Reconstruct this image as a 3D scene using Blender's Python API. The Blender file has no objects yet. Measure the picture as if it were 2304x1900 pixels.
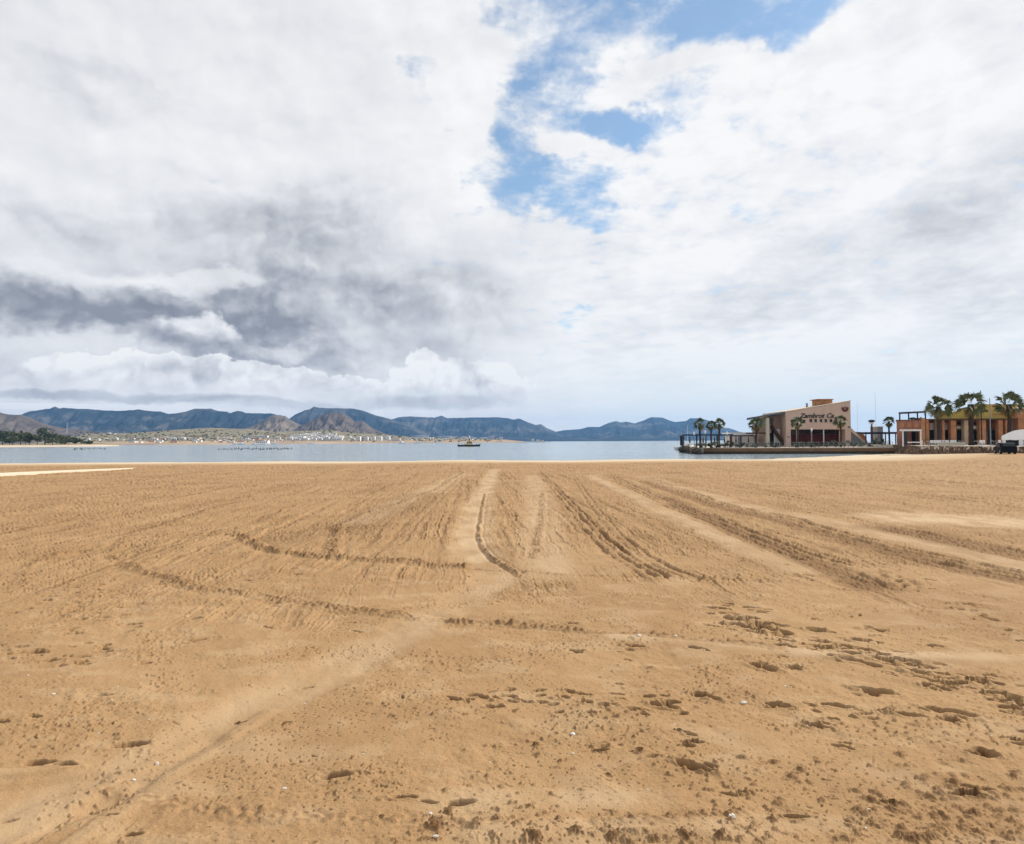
import bpy, math, random
import numpy as np
from mathutils import Vector, Matrix
R = math.radians
scene = bpy.context.scene
COL = scene.collection

# ------------------------------------------------------------------ camera
CAM_H, F, CX, CY = 2.0, 1536.0, 1152.0, 950.0        # F in pixels of a 2304 px wide frame (24 mm lens)
PITCH, ROLL = R(1.611), R(0.315)
_f = Vector((0, math.cos(PITCH), math.sin(PITCH)))
_u0 = Vector((0, -math.sin(PITCH), math.cos(PITCH)))
_r0 = Vector((1, 0, 0))
_r = _r0*math.cos(ROLL) - _u0*math.sin(ROLL)
_u = _r0*math.sin(ROLL) + _u0*math.cos(ROLL)
cam_d = bpy.data.cameras.new('camera')
cam = bpy.data.objects.new('camera', cam_d)
COL.objects.link(cam)
cam.matrix_world = Matrix(((_r.x, _u.x, -_f.x, 0), (_r.y, _u.y, -_f.y, 0), (_r.z, _u.z, -_f.z, CAM_H), (0, 0, 0, 1)))
cam_d.sensor_width = 36.0
cam_d.lens = 24.0
cam_d.clip_start = 0.05
cam_d.clip_end = 40000
scene.camera = cam
scene.render.resolution_x, scene.render.resolution_y = 1024, 844

def ray(px, py):
    return _f*F + _r*(px-CX) - _u*(py-CY)
def at(px, py, Y):
    d = ray(px, py); t = Y/d.y
    return Vector((d.x*t, Y, CAM_H + d.z*t))
def gnd(px, py, z=0.0):
    d = ray(px, py); t = (z-CAM_H)/d.z
    return Vector((d.x*t, d.y*t, z))

# ------------------------------------------------------------------ sun, world, exposure
SUN_EL, SUN_AZ = R(37), R(66)          # azimuth clockwise from the view direction (+Y)
sun_d = bpy.data.lights.new('sun', 'SUN')
sun = bpy.data.objects.new('sun', sun_d)
COL.objects.link(sun)
sun_d.energy = 5.0
sun_d.angle = R(0.5)
sun_d.color = (1.0, 0.95, 0.87)
SUN_DIR = Vector((math.sin(SUN_AZ)*math.cos(SUN_EL), math.cos(SUN_AZ)*math.cos(SUN_EL), math.sin(SUN_EL)))
sun.rotation_euler = (-SUN_DIR).to_track_quat('-Z', 'Y').to_euler()
sun.location = SUN_DIR*300
scene.view_settings.view_transform = 'Standard'
scene.view_settings.look = 'None'
scene.view_settings.exposure = 0.0
scene.view_settings.gamma = 1.0
scene.view_settings.use_curve_mapping = False

world = bpy.data.worlds.new('World')
scene.world = world
world.use_nodes = True
NT = world.node_tree
NT.nodes.clear()

class S:
    """a node socket with arithmetic"""
    def __init__(s, k): s.k = k
    def __add__(a, b): return mth('ADD', a, b)
    __radd__ = __add__
    def __mul__(a, b): return mth('MULTIPLY', a, b)
    __rmul__ = __mul__
    def __sub__(a, b): return mth('SUBTRACT', a, b)
    def __rsub__(a, b): return mth('SUBTRACT', b, a)
    def __truediv__(a, b): return mth('DIVIDE', a, b)
def put(sock, v):
    if isinstance(v, S): NT.links.new(v.k, sock)
    else: sock.default_value = v
def mth(op, *args, clamp=False):
    n = NT.nodes.new('ShaderNodeMath'); n.operation = op; n.use_clamp = clamp
    for i, a in enumerate(args): put(n.inputs[i], a)
    return S(n.outputs[0])
def sstep(lo, hi, v):
    n = NT.nodes.new('ShaderNodeMapRange'); n.interpolation_type = 'SMOOTHSTEP'
    put(n.inputs['Value'], v); n.inputs['From Min'].default_value = lo; n.inputs['From Max'].default_value = hi
    return S(n.outputs['Result'])
def vec(x, y, z):
    n = NT.nodes.new('ShaderNodeCombineXYZ')
    for i, a in enumerate((x, y, z)): put(n.inputs[i], a)
    return S(n.outputs[0])
def noise(v, scale, detail=5, rough=0.55, dist=0.0, lac=2.0, dim='2D'):
    n = NT.nodes.new('ShaderNodeTexNoise'); n.noise_dimensions = dim
    NT.links.new(v.k, n.inputs['Vector'])
    n.inputs['Scale'].default_value = scale; n.inputs['Detail'].default_value = detail
    n.inputs['Roughness'].default_value = rough; n.inputs['Distortion'].default_value = dist
    n.inputs['Lacunarity'].default_value = lac
    return S(n.outputs['Fac'])
def mix(fac, a, b):
    n = NT.nodes.new('ShaderNodeMix'); n.data_type = 'RGBA'
    put(n.inputs[0], fac)
    for i, c in ((6, a), (7, b)):
        if isinstance(c, S): NT.links.new(c.k, n.inputs[i])
        else: n.inputs[i].default_value = (*c, 1)
    return S(n.outputs[2])
def mx(a, b): return mth('MAXIMUM', a, b)
def mn(a, b): return mth('MINIMUM', a, b)

tc = NT.nodes.new('ShaderNodeTexCoord')
sep = NT.nodes.new('ShaderNodeSeparateXYZ')
NT.links.new(tc.outputs['Generated'], sep.inputs[0])
dirv = S(tc.outputs['Generated'])
dx, dy, dz = (S(sep.outputs[i]) for i in range(3))
AZ = mth('ARCTAN2', dx, dy)
EL = mth('ARCSINE', dz)

def azel(px, py):
    d = ray(px, py).normalized()
    return math.atan2(d.x, d.y), math.asin(d.z)
up = mx(dz, 0.0)
pl = vec(dx/(up+0.16), dy/(up+0.16), 0.0)              # a cloud deck seen in perspective
# ragged edges: directions pushed about by turbulence before shapes are measured
w1 = noise(dirv, 5.0, 6, 0.6, dim='3D') - 0.5
w2 = noise(vec(dx+3.7, dy-1.3, dz*1.5+5.1), 5.0, 6, 0.6, dim='3D') - 0.5
w3 = noise(dirv, 20.0, 3, 0.6, dim='3D') - 0.5
AZw = AZ + w1*0.17 + w3*0.05
ELw = EL + w2*0.12 + w3*0.035
AZs = AZ + w1*0.10
ELs = EL + w2*0.06

def blob(px, py, rx, ry, w=1.0, warp=2, tilt=0.0):
    """soft ellipse in the sky round a direction: 1 inside, 0 outside"""
    a0, e0 = azel(px, py)
    c = math.cos(a0)
    sx, sy = rx*c*c/F, ry*c/F
    A, E = {2: (AZw, ELw), 1: (AZs, ELs), 0: (AZ, EL)}[warp]
    u = A - a0; v = E - e0
    if tilt:
        ct, st = math.cos(tilt), math.sin(tilt)
        u, v = u*ct + v*st, v*ct - u*st
    u = u*(1/sx); v = v*(1/sy)
    return sstep(0.0, w, 1.0 - (u*u + v*v))
def union(bs):
    o = bs[0]
    for b in bs[1:]: o = mx(o, b)
    return o
def total(bs):
    o = bs[0]
    for b in bs[1:]: o = o + b
    return o

sky = NT.nodes.new('ShaderNodeTexSky')
sky.sky_type = 'NISHITA'
sky.sun_disc = False
sky.sun_elevation = SUN_EL
sky.sun_rotation = SUN_AZ
sky.altitude = 0
sky.air_density = 1.0
sky.dust_density = 0.6
sky.ozone_density = 1.6
SKY_K = 0.13
vm = NT.nodes.new('ShaderNodeVectorMath'); vm.operation = 'MULTIPLY'
NT.links.new(sky.outputs[0], vm.inputs[0]); vm.inputs[1].default_value = (SKY_K*0.98, SKY_K*1.16, SKY_K*1.18)
clear = S(vm.outputs[0])

n_deck = noise(pl, 1.55, 6, 0.56)
n_fine = noise(pl, 9.5, 4, 0.58)
n_cell = noise(pl, 4.5, 5, 0.5, 0.6)
n_soft = noise(vec(AZ+4.4, EL*1.5, 0.0), 3.2, 4, 0.5)
n_mid = noise(vec(AZ+7.7, EL*1.7+3.0, 0.0), 6.5, 5, 0.52, 0.4)
streak = noise(vec(AZ*0.9+EL*0.9, EL*4.2-AZ*0.7, 0.3), 5.0, 4, 0.5, 0.6)
bill = noise(vec(AZ+1.9, EL*1.35, 0.0), 8.0, 5, 0.5)
bill2 = noise(vec(AZ+1.914, EL*1.35+0.020, 0.0), 8.0, 5, 0.5)
def puffs(v, scale, detail=3, rough=0.55):
    n = NT.nodes.new('ShaderNodeTexVoronoi'); n.voronoi_dimensions = '2D'; n.feature = 'F1'; n.normalize = True
    NT.links.new(v.k, n.inputs['Vector']); n.inputs['Scale'].default_value = scale
    n.inputs['Detail'].default_value = detail; n.inputs['Roughness'].default_value = rough
    return S(n.outputs['Distance'])
pu, pv2 = AZ + w1*0.12 + w3*0.03, EL*1.35 + w2*0.10 + w3*0.03
puff = puffs(vec(pu, pv2, 2.2), 8.5)                        # cauliflower heads, 0 at their middles
puff2 = puffs(vec(pu+0.010, pv2+0.016, 2.2), 8.5)
swell = puff2 - puff                                        # bright on the sun's side
cells = puffs(vec(dx/(up+0.16)+w1*0.35+w3*0.1, dy/(up+0.16)+w2*0.35+w3*0.1, 0.7), 6.0, 3, 0.6)
relief = bill - bill2                                     # lit from the upper right

# --- the gap of blue sky
gap = union([
    blob(1330, 10, 270, 130, 0.9), blob(1560, 50, 290, 80, 1.0, 2, 0.15), blob(1270, 190, 165, 160, 0.9), blob(1780, 25, 190, 60, 1.0, 2, 0.2),
    blob(1185, 330, 105, 150, 0.9), blob(1230, 425, 230, 80, 1.0), blob(1430, 300, 150, 60, 1.0), blob(1330, 480, 110, 40, 1.0)*0.7,
    blob(945, 130, 55, 130, 1.0, 2, -0.5)*0.5, blob(1680, 480, 110, 22, 1.0)*0.5, blob(1310, 690, 60, 18, 1.0)*0.5])
wisps = union([blob(1340, 225, 210, 50, 1.0), blob(1500, 170, 150, 45, 1.0, 2, 0.4), blob(1300, 350, 130, 30, 1.0), blob(1470, 100, 110, 50, 1.0), blob(1230, 80, 60, 60, 1.0)*0.6])
away = mx(sstep(0.95, 1.7, mth('ABSOLUTE', AZ)), sstep(0.70, 1.05, EL))
cover = (n_deck-0.5)*0.9 + (n_fine-0.5)*1.3 + (n_cell-0.5)*0.9 + (0.42-cells)*1.1 + 1.10 - gap*0.97 + wisps*0.34 + sstep(-0.10, -0.35, AZ)*0.25 - away*0.62
a_deck = 0.09 + sstep(0.08, 1.08, cover)*0.91

# --- thin bright deck
right = sstep(0.0, 0.18, AZ)
v_deck = 0.910 + (n_soft-0.5)*0.20 + relief*0.22 + right*((streak-0.5)*0.20 + (n_cell-0.5)*0.16 + 0.03) + (n_fine-0.5)*(0.05 + right*0.12) + (0.42-cells)*(0.03 + right*0.13) + (n_mid-0.5)*0.10
rgt = total([blob(1900, 600, 460, 130, 1.0, 1, 0.2)*0.16, blob(2200, 420, 300, 110, 1.0, 1, 0.3)*0.16, blob(1600, 740, 420, 60, 1.0, 1)*0.05,
             blob(2200, 660, 260, 90, 1.0, 1)*0.14, blob(1750, 480, 180, 50, 1.0, 2, 0.3)*0.06])
v_deck = v_deck - rgt*(0.10 + streak*1.1 + cells*0.9) + blob(1800, 180, 420, 170, 1.0, 1, 0.3)*0.04
# --- heavy bank on the left
bank_g = total([
    blob(300, 700, 640, 85, 1.0, 2)*0.40, blob(120, 700, 420, 62, 1.0, 2)*0.26, blob(600, 770, 270, 75, 1.0, 2)*0.30, blob(330, 810, 720, 95, 1.0, 1)*0.13, blob(930, 820, 330, 85, 1.0, 1)*0.10, blob(470, 790, 120, 40, 0.8, 2)*0.22,
    blob(400, 590, 640, 170, 1.0, 1)*0.14, blob(720, 560, 460, 160, 1.0, 2)*0.06, blob(880, 700, 400, 140, 1.0, 1)*0.15, blob(430, 460, 240, 70, 1.0, 2)*0.07,
    blob(230, 185, 260, 75, 1.0, 2)*0.10, blob(80, 480, 180, 80, 1.0, 2)*0.10, blob(450, 200, 900, 330, 1.0, 1)*0.06,
    blob(720, 500, 260, 100, 1.0, 2)*0.16, blob(800, 600, 400, 140, 1.0, 1)*0.07,  blob(1030, 690, 340, 100, 1.0, 1)*0.11, blob(560, 640, 260, 60, 1.0, 2)*0.08,
    blob(420, 628, 230, 36, 0.8, 2)*-0.20, blob(960, 380, 200, 260, 1.0, 1)*-0.10, blob(150, 610, 200, 40, 1.0, 2)*-0.10, blob(540, 330, 420, 50, 1.0, 2)*-0.06])
heavy = sstep(0.03, 0.45, bank_g)
v = v_deck - bank_g*(0.28 + n_mid*0.55 + bill*0.32 + puff*0.45) + relief*0.6*heavy + swell*0.75*(0.25+heavy*0.75)*(1.0-right)
# --- low bright cumulus in front of the dark bases
def cumulus(v, parts, top, bottom, lift, soft=0.35, depth=0.30):
    sh = union([blob(*p, soft, 2) for p in parts])
    e0, e1 = azel(CX, bottom)[1], azel(CX, top)[1]
    lit = sstep(e0, e1, ELw)
    sh = sh*(0.15 + 0.85*sstep(e0-0.004, e0+(e1-e0)*0.45, EL))
    val = (lift - depth) + lit*depth + relief*0.8 + swell*1.2 + (0.42-puff)*0.22 + (n_mid-0.5)*0.12
    return v*(1.0-sh) + val*sh
v = cumulus(v, [(420, 775, 200, 56), (470, 750, 110, 50), (330, 790, 100, 36)], 700, 815, 0.93, 0.55, 0.36)
v = v + blob(655, 785, 60, 36, 1.0, 2)*0.22
v = cumulus(v, [(300, 855, 300, 46), (560, 858, 240, 44), (100, 880, 260, 36), (720, 872, 170, 40)], 800, 895, 1.00, 0.22, 0.22)
v = cumulus(v, [(1010, 850, 180, 66), (1110, 845, 120, 50), (900, 880, 150, 36), (960, 800, 60, 36)], 795, 905, 1.00, 0.22, 0.30)
v = v - blob(200, 892, 560, 15, 1.0, 1)*0.24 - blob(620, 907, 260, 13, 1.0, 1)*0.18 - blob(1000, 897, 240, 24, 1.0, 1)*0.20
v = v + blob(180, 917, 420, 9, 0.9, 0)*0.30 + blob(880, 925, 180, 22, 0.9, 1)*0.10
v = mx(v, 0.34 + (bill-0.5)*0.25)
v = mn(v, 1.02)
cr = NT.nodes.new('ShaderNodeValToRGB')
put(cr.inputs[0], v)
els = cr.color_ramp.elements
els[0].position = 0.25; els[0].color = (0.20, 0.22, 0.265, 1)
els[1].position = 1.0; els[1].color = (0.965, 0.965, 0.965, 1)
for pos, c in ((0.45, (0.355, 0.375, 0.425)), (0.65, (0.575, 0.59, 0.63)), (0.82, (0.785, 0.795, 0.82)), (0.92, (0.885, 0.89, 0.905))):
    e = els.new(pos); e.color = (*c, 1)
cloud = S(cr.outputs[0])
a_all = mx(a_deck, sstep(0.08, 0.30, bank_g))
col = mix(a_all, clear, cloud)
# paler, slightly blue towards the horizon on the right
low = sstep(0.16, 0.02, EL)*sstep(-0.05, 0.22, AZ)
col = mix(low*(0.85 - (streak-0.5)*1.2), col, (0.86, 0.925, 0.935))
bg = NT.nodes.new('ShaderNodeBackground')
NT.links.new(col.k, bg.inputs[0]); bg.inputs[1].default_value = 1.0
wo = NT.nodes.new('ShaderNodeOutputWorld')
NT.links.new(bg.outputs[0], wo.inputs[0])

# ------------------------------------------------------------------ materials
def mat(name, col, rough=0.8, var=0.25, scale=2.0, bump=0.0, bscale=20.0, metal=0.0, spec=0.3, col2=None):
    m = bpy.data.materials.new(name); m.use_nodes = True
    nt = m.node_tree; b = nt.nodes['Principled BSDF']
    tcn = nt.nodes.new('ShaderNodeTexCoord'); n = nt.nodes.new('ShaderNodeTexNoise')
    nt.links.new(tcn.outputs['Object'], n.inputs['Vector'])
    n.inputs['Scale'].default_value = scale; n.inputs['Detail'].default_value = 6; n.inputs['Roughness'].default_value = 0.6
    r = nt.nodes.new('ShaderNodeValToRGB'); nt.links.new(n.outputs['Fac'], r.inputs[0])
    c2 = col2 or tuple(min(1, c*(1+var)) for c in col)
    c1 = tuple(c*(1-var) for c in col) if not col2 else col
    r.color_ramp.elements[0].position = 0.3; r.color_ramp.elements[0].color = (*c1, 1)
    r.color_ramp.elements[1].position = 0.7; r.color_ramp.elements[1].color = (*c2, 1)
    nt.links.new(r.outputs[0], b.inputs['Base Color'])
    b.inputs['Roughness'].default_value = rough; b.inputs['Metallic'].default_value = metal
    b.inputs['Specular IOR Level'].default_value = spec
    if bump:
        n2 = nt.nodes.new('ShaderNodeTexNoise'); nt.links.new(tcn.outputs['Object'], n2.inputs['Vector'])
        n2.inputs['Scale'].default_value = bscale; n2.inputs['Detail'].default_value = 5
        bp = nt.nodes.new('ShaderNodeBump'); bp.inputs['Strength'].default_value = bump; bp.inputs['Distance'].default_value = 0.1
        nt.links.new(n2.outputs['Fac'], bp.inputs['Height']); nt.links.new(bp.outputs[0], b.inputs['Normal'])
    return m

# ------------------------------------------------------------------ mesh helpers
class MB:
    def __init__(s): s.v, s.f = [], []
    def quad(s, a, b, c, d):
        i = len(s.v); s.v += [tuple(a), tuple(b), tuple(c), tuple(d)]; s.f.append((i, i+1, i+2, i+3)); return s
    def tri(s, a, b, c):
        i = len(s.v); s.v += [tuple(a), tuple(b), tuple(c)]; s.f.append((i, i+1, i+2)); return s
    def box(s, x0, x1, y0, y1, z0, z1):
        i = len(s.v)
        s.v += [(x0, y0, z0), (x1, y0, z0), (x1, y1, z0), (x0, y1, z0), (x0, y0, z1), (x1, y0, z1), (x1, y1, z1), (x0, y1, z1)]
        for q in ((0, 3, 2, 1), (4, 5, 6, 7), (0, 1, 5, 4), (1, 2, 6, 5), (2, 3, 7, 6), (3, 0, 4, 7)):
            s.f.append(tuple(i+k for k in q))
        return s
    def prism(s, poly, y0, y1):
        """polygon of (x, z), counter-clockwise seen from -Y, swept along Y"""
        n = len(poly); i = len(s.v)
        s.v += [(x, y0, z) for x, z in poly] + [(x, y1, z) for x, z in poly]
        s.f.append(tuple(i+k for k in range(n))); s.f.append(tuple(i+n+k for k in reversed(range(n))))
        for k in range(n):
            j = (k+1) % n
            s.f.append((i+k, i+n+k, i+n+j, i+j))
        return s
    def prismz(s, poly, z0, z1):
        """polygon of (x, y) counter-clockwise from above"""
        n = len(poly); i = len(s.v)
        s.v += [(x, y, z0) for x, y in poly] + [(x, y, z1) for x, y in poly]
        s.f.append(tuple(i+k for k in reversed(range(n)))); s.f.append(tuple(i+n+k for k in range(n)))
        for k in range(n):
            j = (k+1) % n
            s.f.append((i+k, i+j, i+n+j, i+n+k))
        return s
    def prismx(s, poly, x0, x1):
        n = len(poly); i = len(s.v)
        s.v += [(x0, y, z) for y, z in poly] + [(x1, y, z) for y, z in poly]
        s.f.append(tuple(i+k for k in range(n))); s.f.append(tuple(i+n+k for k in reversed(range(n))))
        for k in range(n):
            j = (k+1) % n
            s.f.append((i+k, i+n+k, i+n+j, i+j))
        return s
    def tube(s, pts, rads, n=8, cap=True):
        pts = [Vector(p) for p in pts]; i0 = len(s.v); m = len(pts)
        for k, p in enumerate(pts):
            t = (pts[min(k+1, m-1)] - pts[max(k-1, 0)]).normalized()
            a = t.cross(Vector((0, 0, 1)) if abs(t.z) < 0.9 else Vector((1, 0, 0))).normalized(); b = t.cross(a)
            for q in range(n):
                an = 2*math.pi*q/n
                s.v.append(tuple(p + (a*math.cos(an) + b*math.sin(an))*rads[k]))
        for k in range(m-1):
            for q in range(n):
                r = (q+1) % n
                s.f.append((i0+k*n+q, i0+k*n+r, i0+(k+1)*n+r, i0+(k+1)*n+q))
        if cap:
            s.f.append(tuple(i0+q for q in reversed(range(n)))); s.f.append(tuple(i0+(m-1)*n+q for q in range(n)))
        return s
    def ball(s, c, rx, ry, rz, nu=8, nv=6, jit=0.0, rnd=random):
        i0 = len(s.v)
        s.v.append((c[0], c[1], c[2]-rz))
        for a in range(1, nv):
            ph = -math.pi/2 + math.pi*a/nv
            for b in range(nu):
                th = 2*math.pi*b/nu; k = 1 + rnd.uniform(-jit, jit)
                s.v.append((c[0]+rx*k*math.cos(ph)*math.cos(th), c[1]+ry*k*math.cos(ph)*math.sin(th), c[2]+rz*k*math.sin(ph)))
        s.v.append((c[0], c[1], c[2]+rz)); top = len(s.v)-1
        for b in range(nu):
            d = (b+1) % nu
            s.f.append((i0, i0+1+d, i0+1+b))
            for a in range(nv-2):
                s.f.append((i0+1+a*nu+b, i0+1+a*nu+d, i0+1+(a+1)*nu+d, i0+1+(a+1)*nu+b))
            s.f.append((top, i0+1+(nv-2)*nu+b, i0+1+(nv-2)*nu+d))
        return s
    def build(s, name, m, parent=None, smooth=False):
        me = bpy.data.meshes.new(name)
        o0 = Vector((0, 0, 0))
        if parent is not None: o0 = parent.location.copy()
        if parent is not None and parent.parent is not None: o0 = o0 + parent.parent.location
        me.from_pydata([tuple(Vector(v)-o0) for v in s.v], [], s.f); me.update()
        if smooth:
            for p in me.polygons: p.use_smooth = True
        me.materials.append(m)
        o = bpy.data.objects.new(name, me); COL.objects.link(o)
        if parent is not None: o.parent = parent
        return o
    def build_at(s, name, m, loc, smooth=False):
        """one-mesh thing whose origin sits at its base"""
        o = s.build(name, m, None, smooth)
        for v in o.data.vertices: v.co -= Vector(loc)
        o.location = loc
        return o

def thing(name, label, cat, loc, group=None):
    o = bpy.data.objects.new(name, None); COL.objects.link(o); o.location = loc
    o.empty_display_size = 0.3
    o['label'] = label; o['category'] = cat
    if group: o['group'] = group
    return o
def tag(o, label, cat, group=None):
    o['label'] = label; o['category'] = cat
    if group: o['group'] = group
    return o
def struct(o, kind='structure'):
    o['kind'] = kind; return o

# ------------------------------------------------------------------ numpy noise
_rs = np.random.RandomState(7)
_ang = (_rs.rand(512, 512)*2*np.pi).astype(np.float32)
_gx, _gy = np.cos(_ang), np.sin(_ang)
def vnoise(x, y, ox=0, oy=0):
    """gradient noise, about 0..1"""
    xi = np.floor(x).astype(np.int64); yi = np.floor(y).astype(np.int64)
    fx = (x-xi).astype(np.float32); fy = (y-yi).astype(np.float32)
    xi = (xi+ox) & 511; yi = (yi+oy) & 511; x1 = (xi+1) & 511; y1 = (yi+1) & 511
    a = _gx[yi, xi]*fx + _gy[yi, xi]*fy; b = _gx[yi, x1]*(fx-1) + _gy[yi, x1]*fy
    c = _gx[y1, xi]*fx + _gy[y1, xi]*(fy-1); d = _gx[y1, x1]*(fx-1) + _gy[y1, x1]*(fy-1)
    u = fx*fx*fx*(fx*(fx*6-15)+10); v = fy*fy*fy*(fy*(fy*6-15)+10)
    return np.clip(0.5 + 0.85*(a + (b-a)*u + (c-a)*v + (a-b-c+d)*u*v), 0, 1)
def fbm(x, y, o=4, gain=0.5, seed=0):
    s = 0; a = 1.0; t = 0; k = 1.0
    for i in range(o):
        q = 0.6*i+0.3; cq, sq = math.cos(q), math.sin(q)
        s = s + a*vnoise((x*cq-y*sq)*k, (x*sq+y*cq)*k, 37*i+seed*11, 91*i+seed*29); t += a; a *= gain; k *= 2.03
    return np.clip(0.5+(s/t-0.5)*1.25, 0, 1)
def ss(lo, hi, v):
    t = np.clip((v-lo)/(hi-lo), 0, 1); return t*t*(3-2*t)

# ------------------------------------------------------------------ beach
WATER_Z = -0.7
def shore_y(X):      # distance to the waterline, further out on the right where the jetty starts
    return 96 + 30*ss(36, 72, X) + 60*ss(74, 110, X)
def base_z(X, Y):
    d = Y - (shore_y(X) - 36) + 5*(fbm(X/11, X*0+.5, 3, seed=91)-.5) + 1.6*np.sin(X/4.3)
    z = -0.7*ss(0, 38, d) - 2.2*ss(36, 80, d)
    return z
th_f = np.arange(-50, 50.001, 0.062)
th = np.radians(np.concatenate([np.arange(-180, -50, 2.5), th_f, np.arange(52, 180.1, 2.5)]))
inv = np.linspace(1/2.9, 1/75.0, 860)
rr = np.concatenate([[0.0], np.linspace(0.4, 2.85, 28), 1/inv, np.linspace(77, 130, 60), np.linspace(134, 260, 24)])
nr, nth = len(rr), len(th)
X = (rr[:, None]*np.sin(th)[None, :]); Y = (rr[:, None]*np.cos(th)[None, :])
Rr = np.broadcast_to(rr[:, None], X.shape)
H = np.zeros(X.shape, np.float32); SHADE = np.zeros(X.shape, np.float32); PALE = np.zeros(X.shape, np.float32)  # one mask paints shade into prints, grooves and around clods
SMO = np.zeros(X.shape, np.float32)            # smoothness: rolled or blown flat
ROUGHM = np.zeros(X.shape, np.float32)         # churned by wheels and rake

def window(xc, yc, rad):
    r = math.hypot(xc, yc); a = math.atan2(xc, yc)
    da = rad/max(r, 0.5)
    if abs(a) > R(60): return None
    i0 = np.searchsorted(rr, r-rad); i1 = np.searchsorted(rr, r+rad)+1
    j0 = np.searchsorted(th, a-da); j1 = np.searchsorted(th, a+da)+1
    if i1-i0 < 1 or j1-j0 < 1: return None
    return slice(max(i0, 1), i1), slice(j0, j1)
def seg_dist(a, b, rad):
    c = ((a[0]+b[0])/2, (a[1]+b[1])/2); L = math.hypot(b[0]-a[0], b[1]-a[1])
    r0, r1 = math.hypot(*a), math.hypot(*b); t0, t1 = math.atan2(*a), math.atan2(*b)
    i0 = np.searchsorted(rr, min(r0, r1)-rad); i1 = np.searchsorted(rr, max(r0, r1)+rad)+1
    m = rad/max(0.8, min(r0, r1)-rad)
    j0 = np.searchsorted(th, min(t0, t1)-m); j1 = np.searchsorted(th, max(t0, t1)+m)+1
    w = (slice(max(1, i0), i1), slice(j0, j1))
    x, y = X[w], Y[w]
    t = np.clip(((x-a[0])*(b[0]-a[0]) + (y-a[1])*(b[1]-a[1]))/max(L*L, 1e-6), 0, 1)
    px, py = x-(a[0]+t*(b[0]-a[0])), y-(a[1]+t*(b[1]-a[1]))
    side = np.sign((b[0]-a[0])*(y-a[1]) - (b[1]-a[1])*(x-a[0]))
    return w, np.hypot(px, py), side
DIST = {}
def line_field(pts_px, rad):
    """distance to, and side of, a line on the sand given by points on the ground"""
    P = [gnd(*p) for p in pts_px]; P = [(p.x, p.y) for p in P]
    # rounded corners
    Q = [P[0]]
    for a, b in zip(P[:-1], P[1:]):
        Q += [(a[0]*.75+b[0]*.25, a[1]*.75+b[1]*.25), (a[0]*.25+b[0]*.75, a[1]*.25+b[1]*.75)]
    Q.append(P[-1])
    D = np.full(X.shape, 1e3, np.float32); SD = np.zeros(X.shape, np.float32)
    for a, b in zip(Q[:-1], Q[1:]):
        w, d, s = seg_dist(a, b, rad)
        if d.size == 0: continue
        m = d < D[w]
        D[w] = np.where(m, d, D[w]); SD[w] = np.where(m, s, SD[w])
    return D, SD

wig = (fbm(X/0.9, Y/0.9, 3, seed=3)-0.5)
cl_a = vnoise((X*.8+Y*.6)/0.055, (Y*.8-X*.6)/0.055, 5, 9); cl_b = vnoise((X*.9-Y*.44)/0.13, (Y*.9+X*.44)/0.13, 15, 19); cl_c = vnoise(X/0.35, Y/0.35, 44, 2)
cl_d = vnoise((X*.5+Y*.87)/0.028, (Y*.5-X*.87)/0.028, 70, 31)

def windrow(pts, w, h, shade, rad=None, gap=0.0, side=0.0):
    """a ridge of loose clods thrown up by a blade"""
    global H, SHADE, ROUGHM
    D, SD = line_field(pts, rad or (w*3+0.5)); on = D < 900
    D = np.abs(D*SD - side + wig*w*1.2)
    m = np.exp(-(D/w)**2)*on
    brk = ss(gap, gap+0.3, cl_c*0.6+fbm(X/0.7, Y/0.7, 2, seed=77)*0.5-.05)
    crumbs = ss(0.42, 0.72, cl_a) + 0.8*ss(0.45, 0.75, cl_b)
    H += m*h*brk*(0.14+0.34*crumbs) - 0.25*h*np.exp(-((D-1.6*w)/(.6*w))**2)*on*brk
    SHADE = np.maximum(SHADE, m*shade*brk*(0.3+0.7*ss(0.38, 0.64, cl_a))); ROUGHM = np.maximum(ROUGHM, m*0.8)
def groove(pts, w, depth, shade, rim=0.4, offs=(0.0,), rad=None, brk=0.25):
    global H, SHADE
    D, SD = line_field(pts, rad or (max(abs(o) for o in offs)+w*5+0.4)); on = D < 900
    fade = fbm(X/0.9, Y/2.2, 3, seed=81); w = w*.72
    for k, o in enumerate(offs):
        d = np.abs(D*SD - o + wig*w*1.6)
        g = np.exp(-(d/w)**2)*on; rm = np.exp(-((d-2.1*w)/(0.8*w))**2)*on
        b = ss(brk, brk+0.3, cl_c*0.35+cl_b*0.25+fade*0.4)*(0.55+0.45*((k*7) % 3)/2)
        H += (-g*depth*(0.7+0.5*cl_a) + rm*depth*rim*(0.9*ss(.4, .7, cl_a)))*b
        SHADE = np.maximum(SHADE, (g*.9+rm*.35)*shade*b*(0.35+0.65*ss(0.3, 0.6, cl_a)))
def band(pts, w, pale=0.0, smooth=0.0, dz=0.0, rough=0.0, shade=0.0, wob=0.5):
    global H, PALE, SMO, ROUGHM, SHADE
    D, SD = line_field(pts, w*2.5+0.6)
    d = D + (wig+(cl_c-0.5)*0.4)*w*wob
    m = ss(1.5*w, 0.35*w, d)*(D < 900)
    PALE = np.maximum(PALE, m*pale*0.85*(0.40+0.60*ss(.3, .7, fbm(X/0.5, Y/1.2, 3, seed=83)))); SMO = np.maximum(SMO, m*smooth); H += m*dz; ROUGHM = np.maximum(ROUGHM, m*rough); SHADE = np.maximum(SHADE, m*shade)

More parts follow.
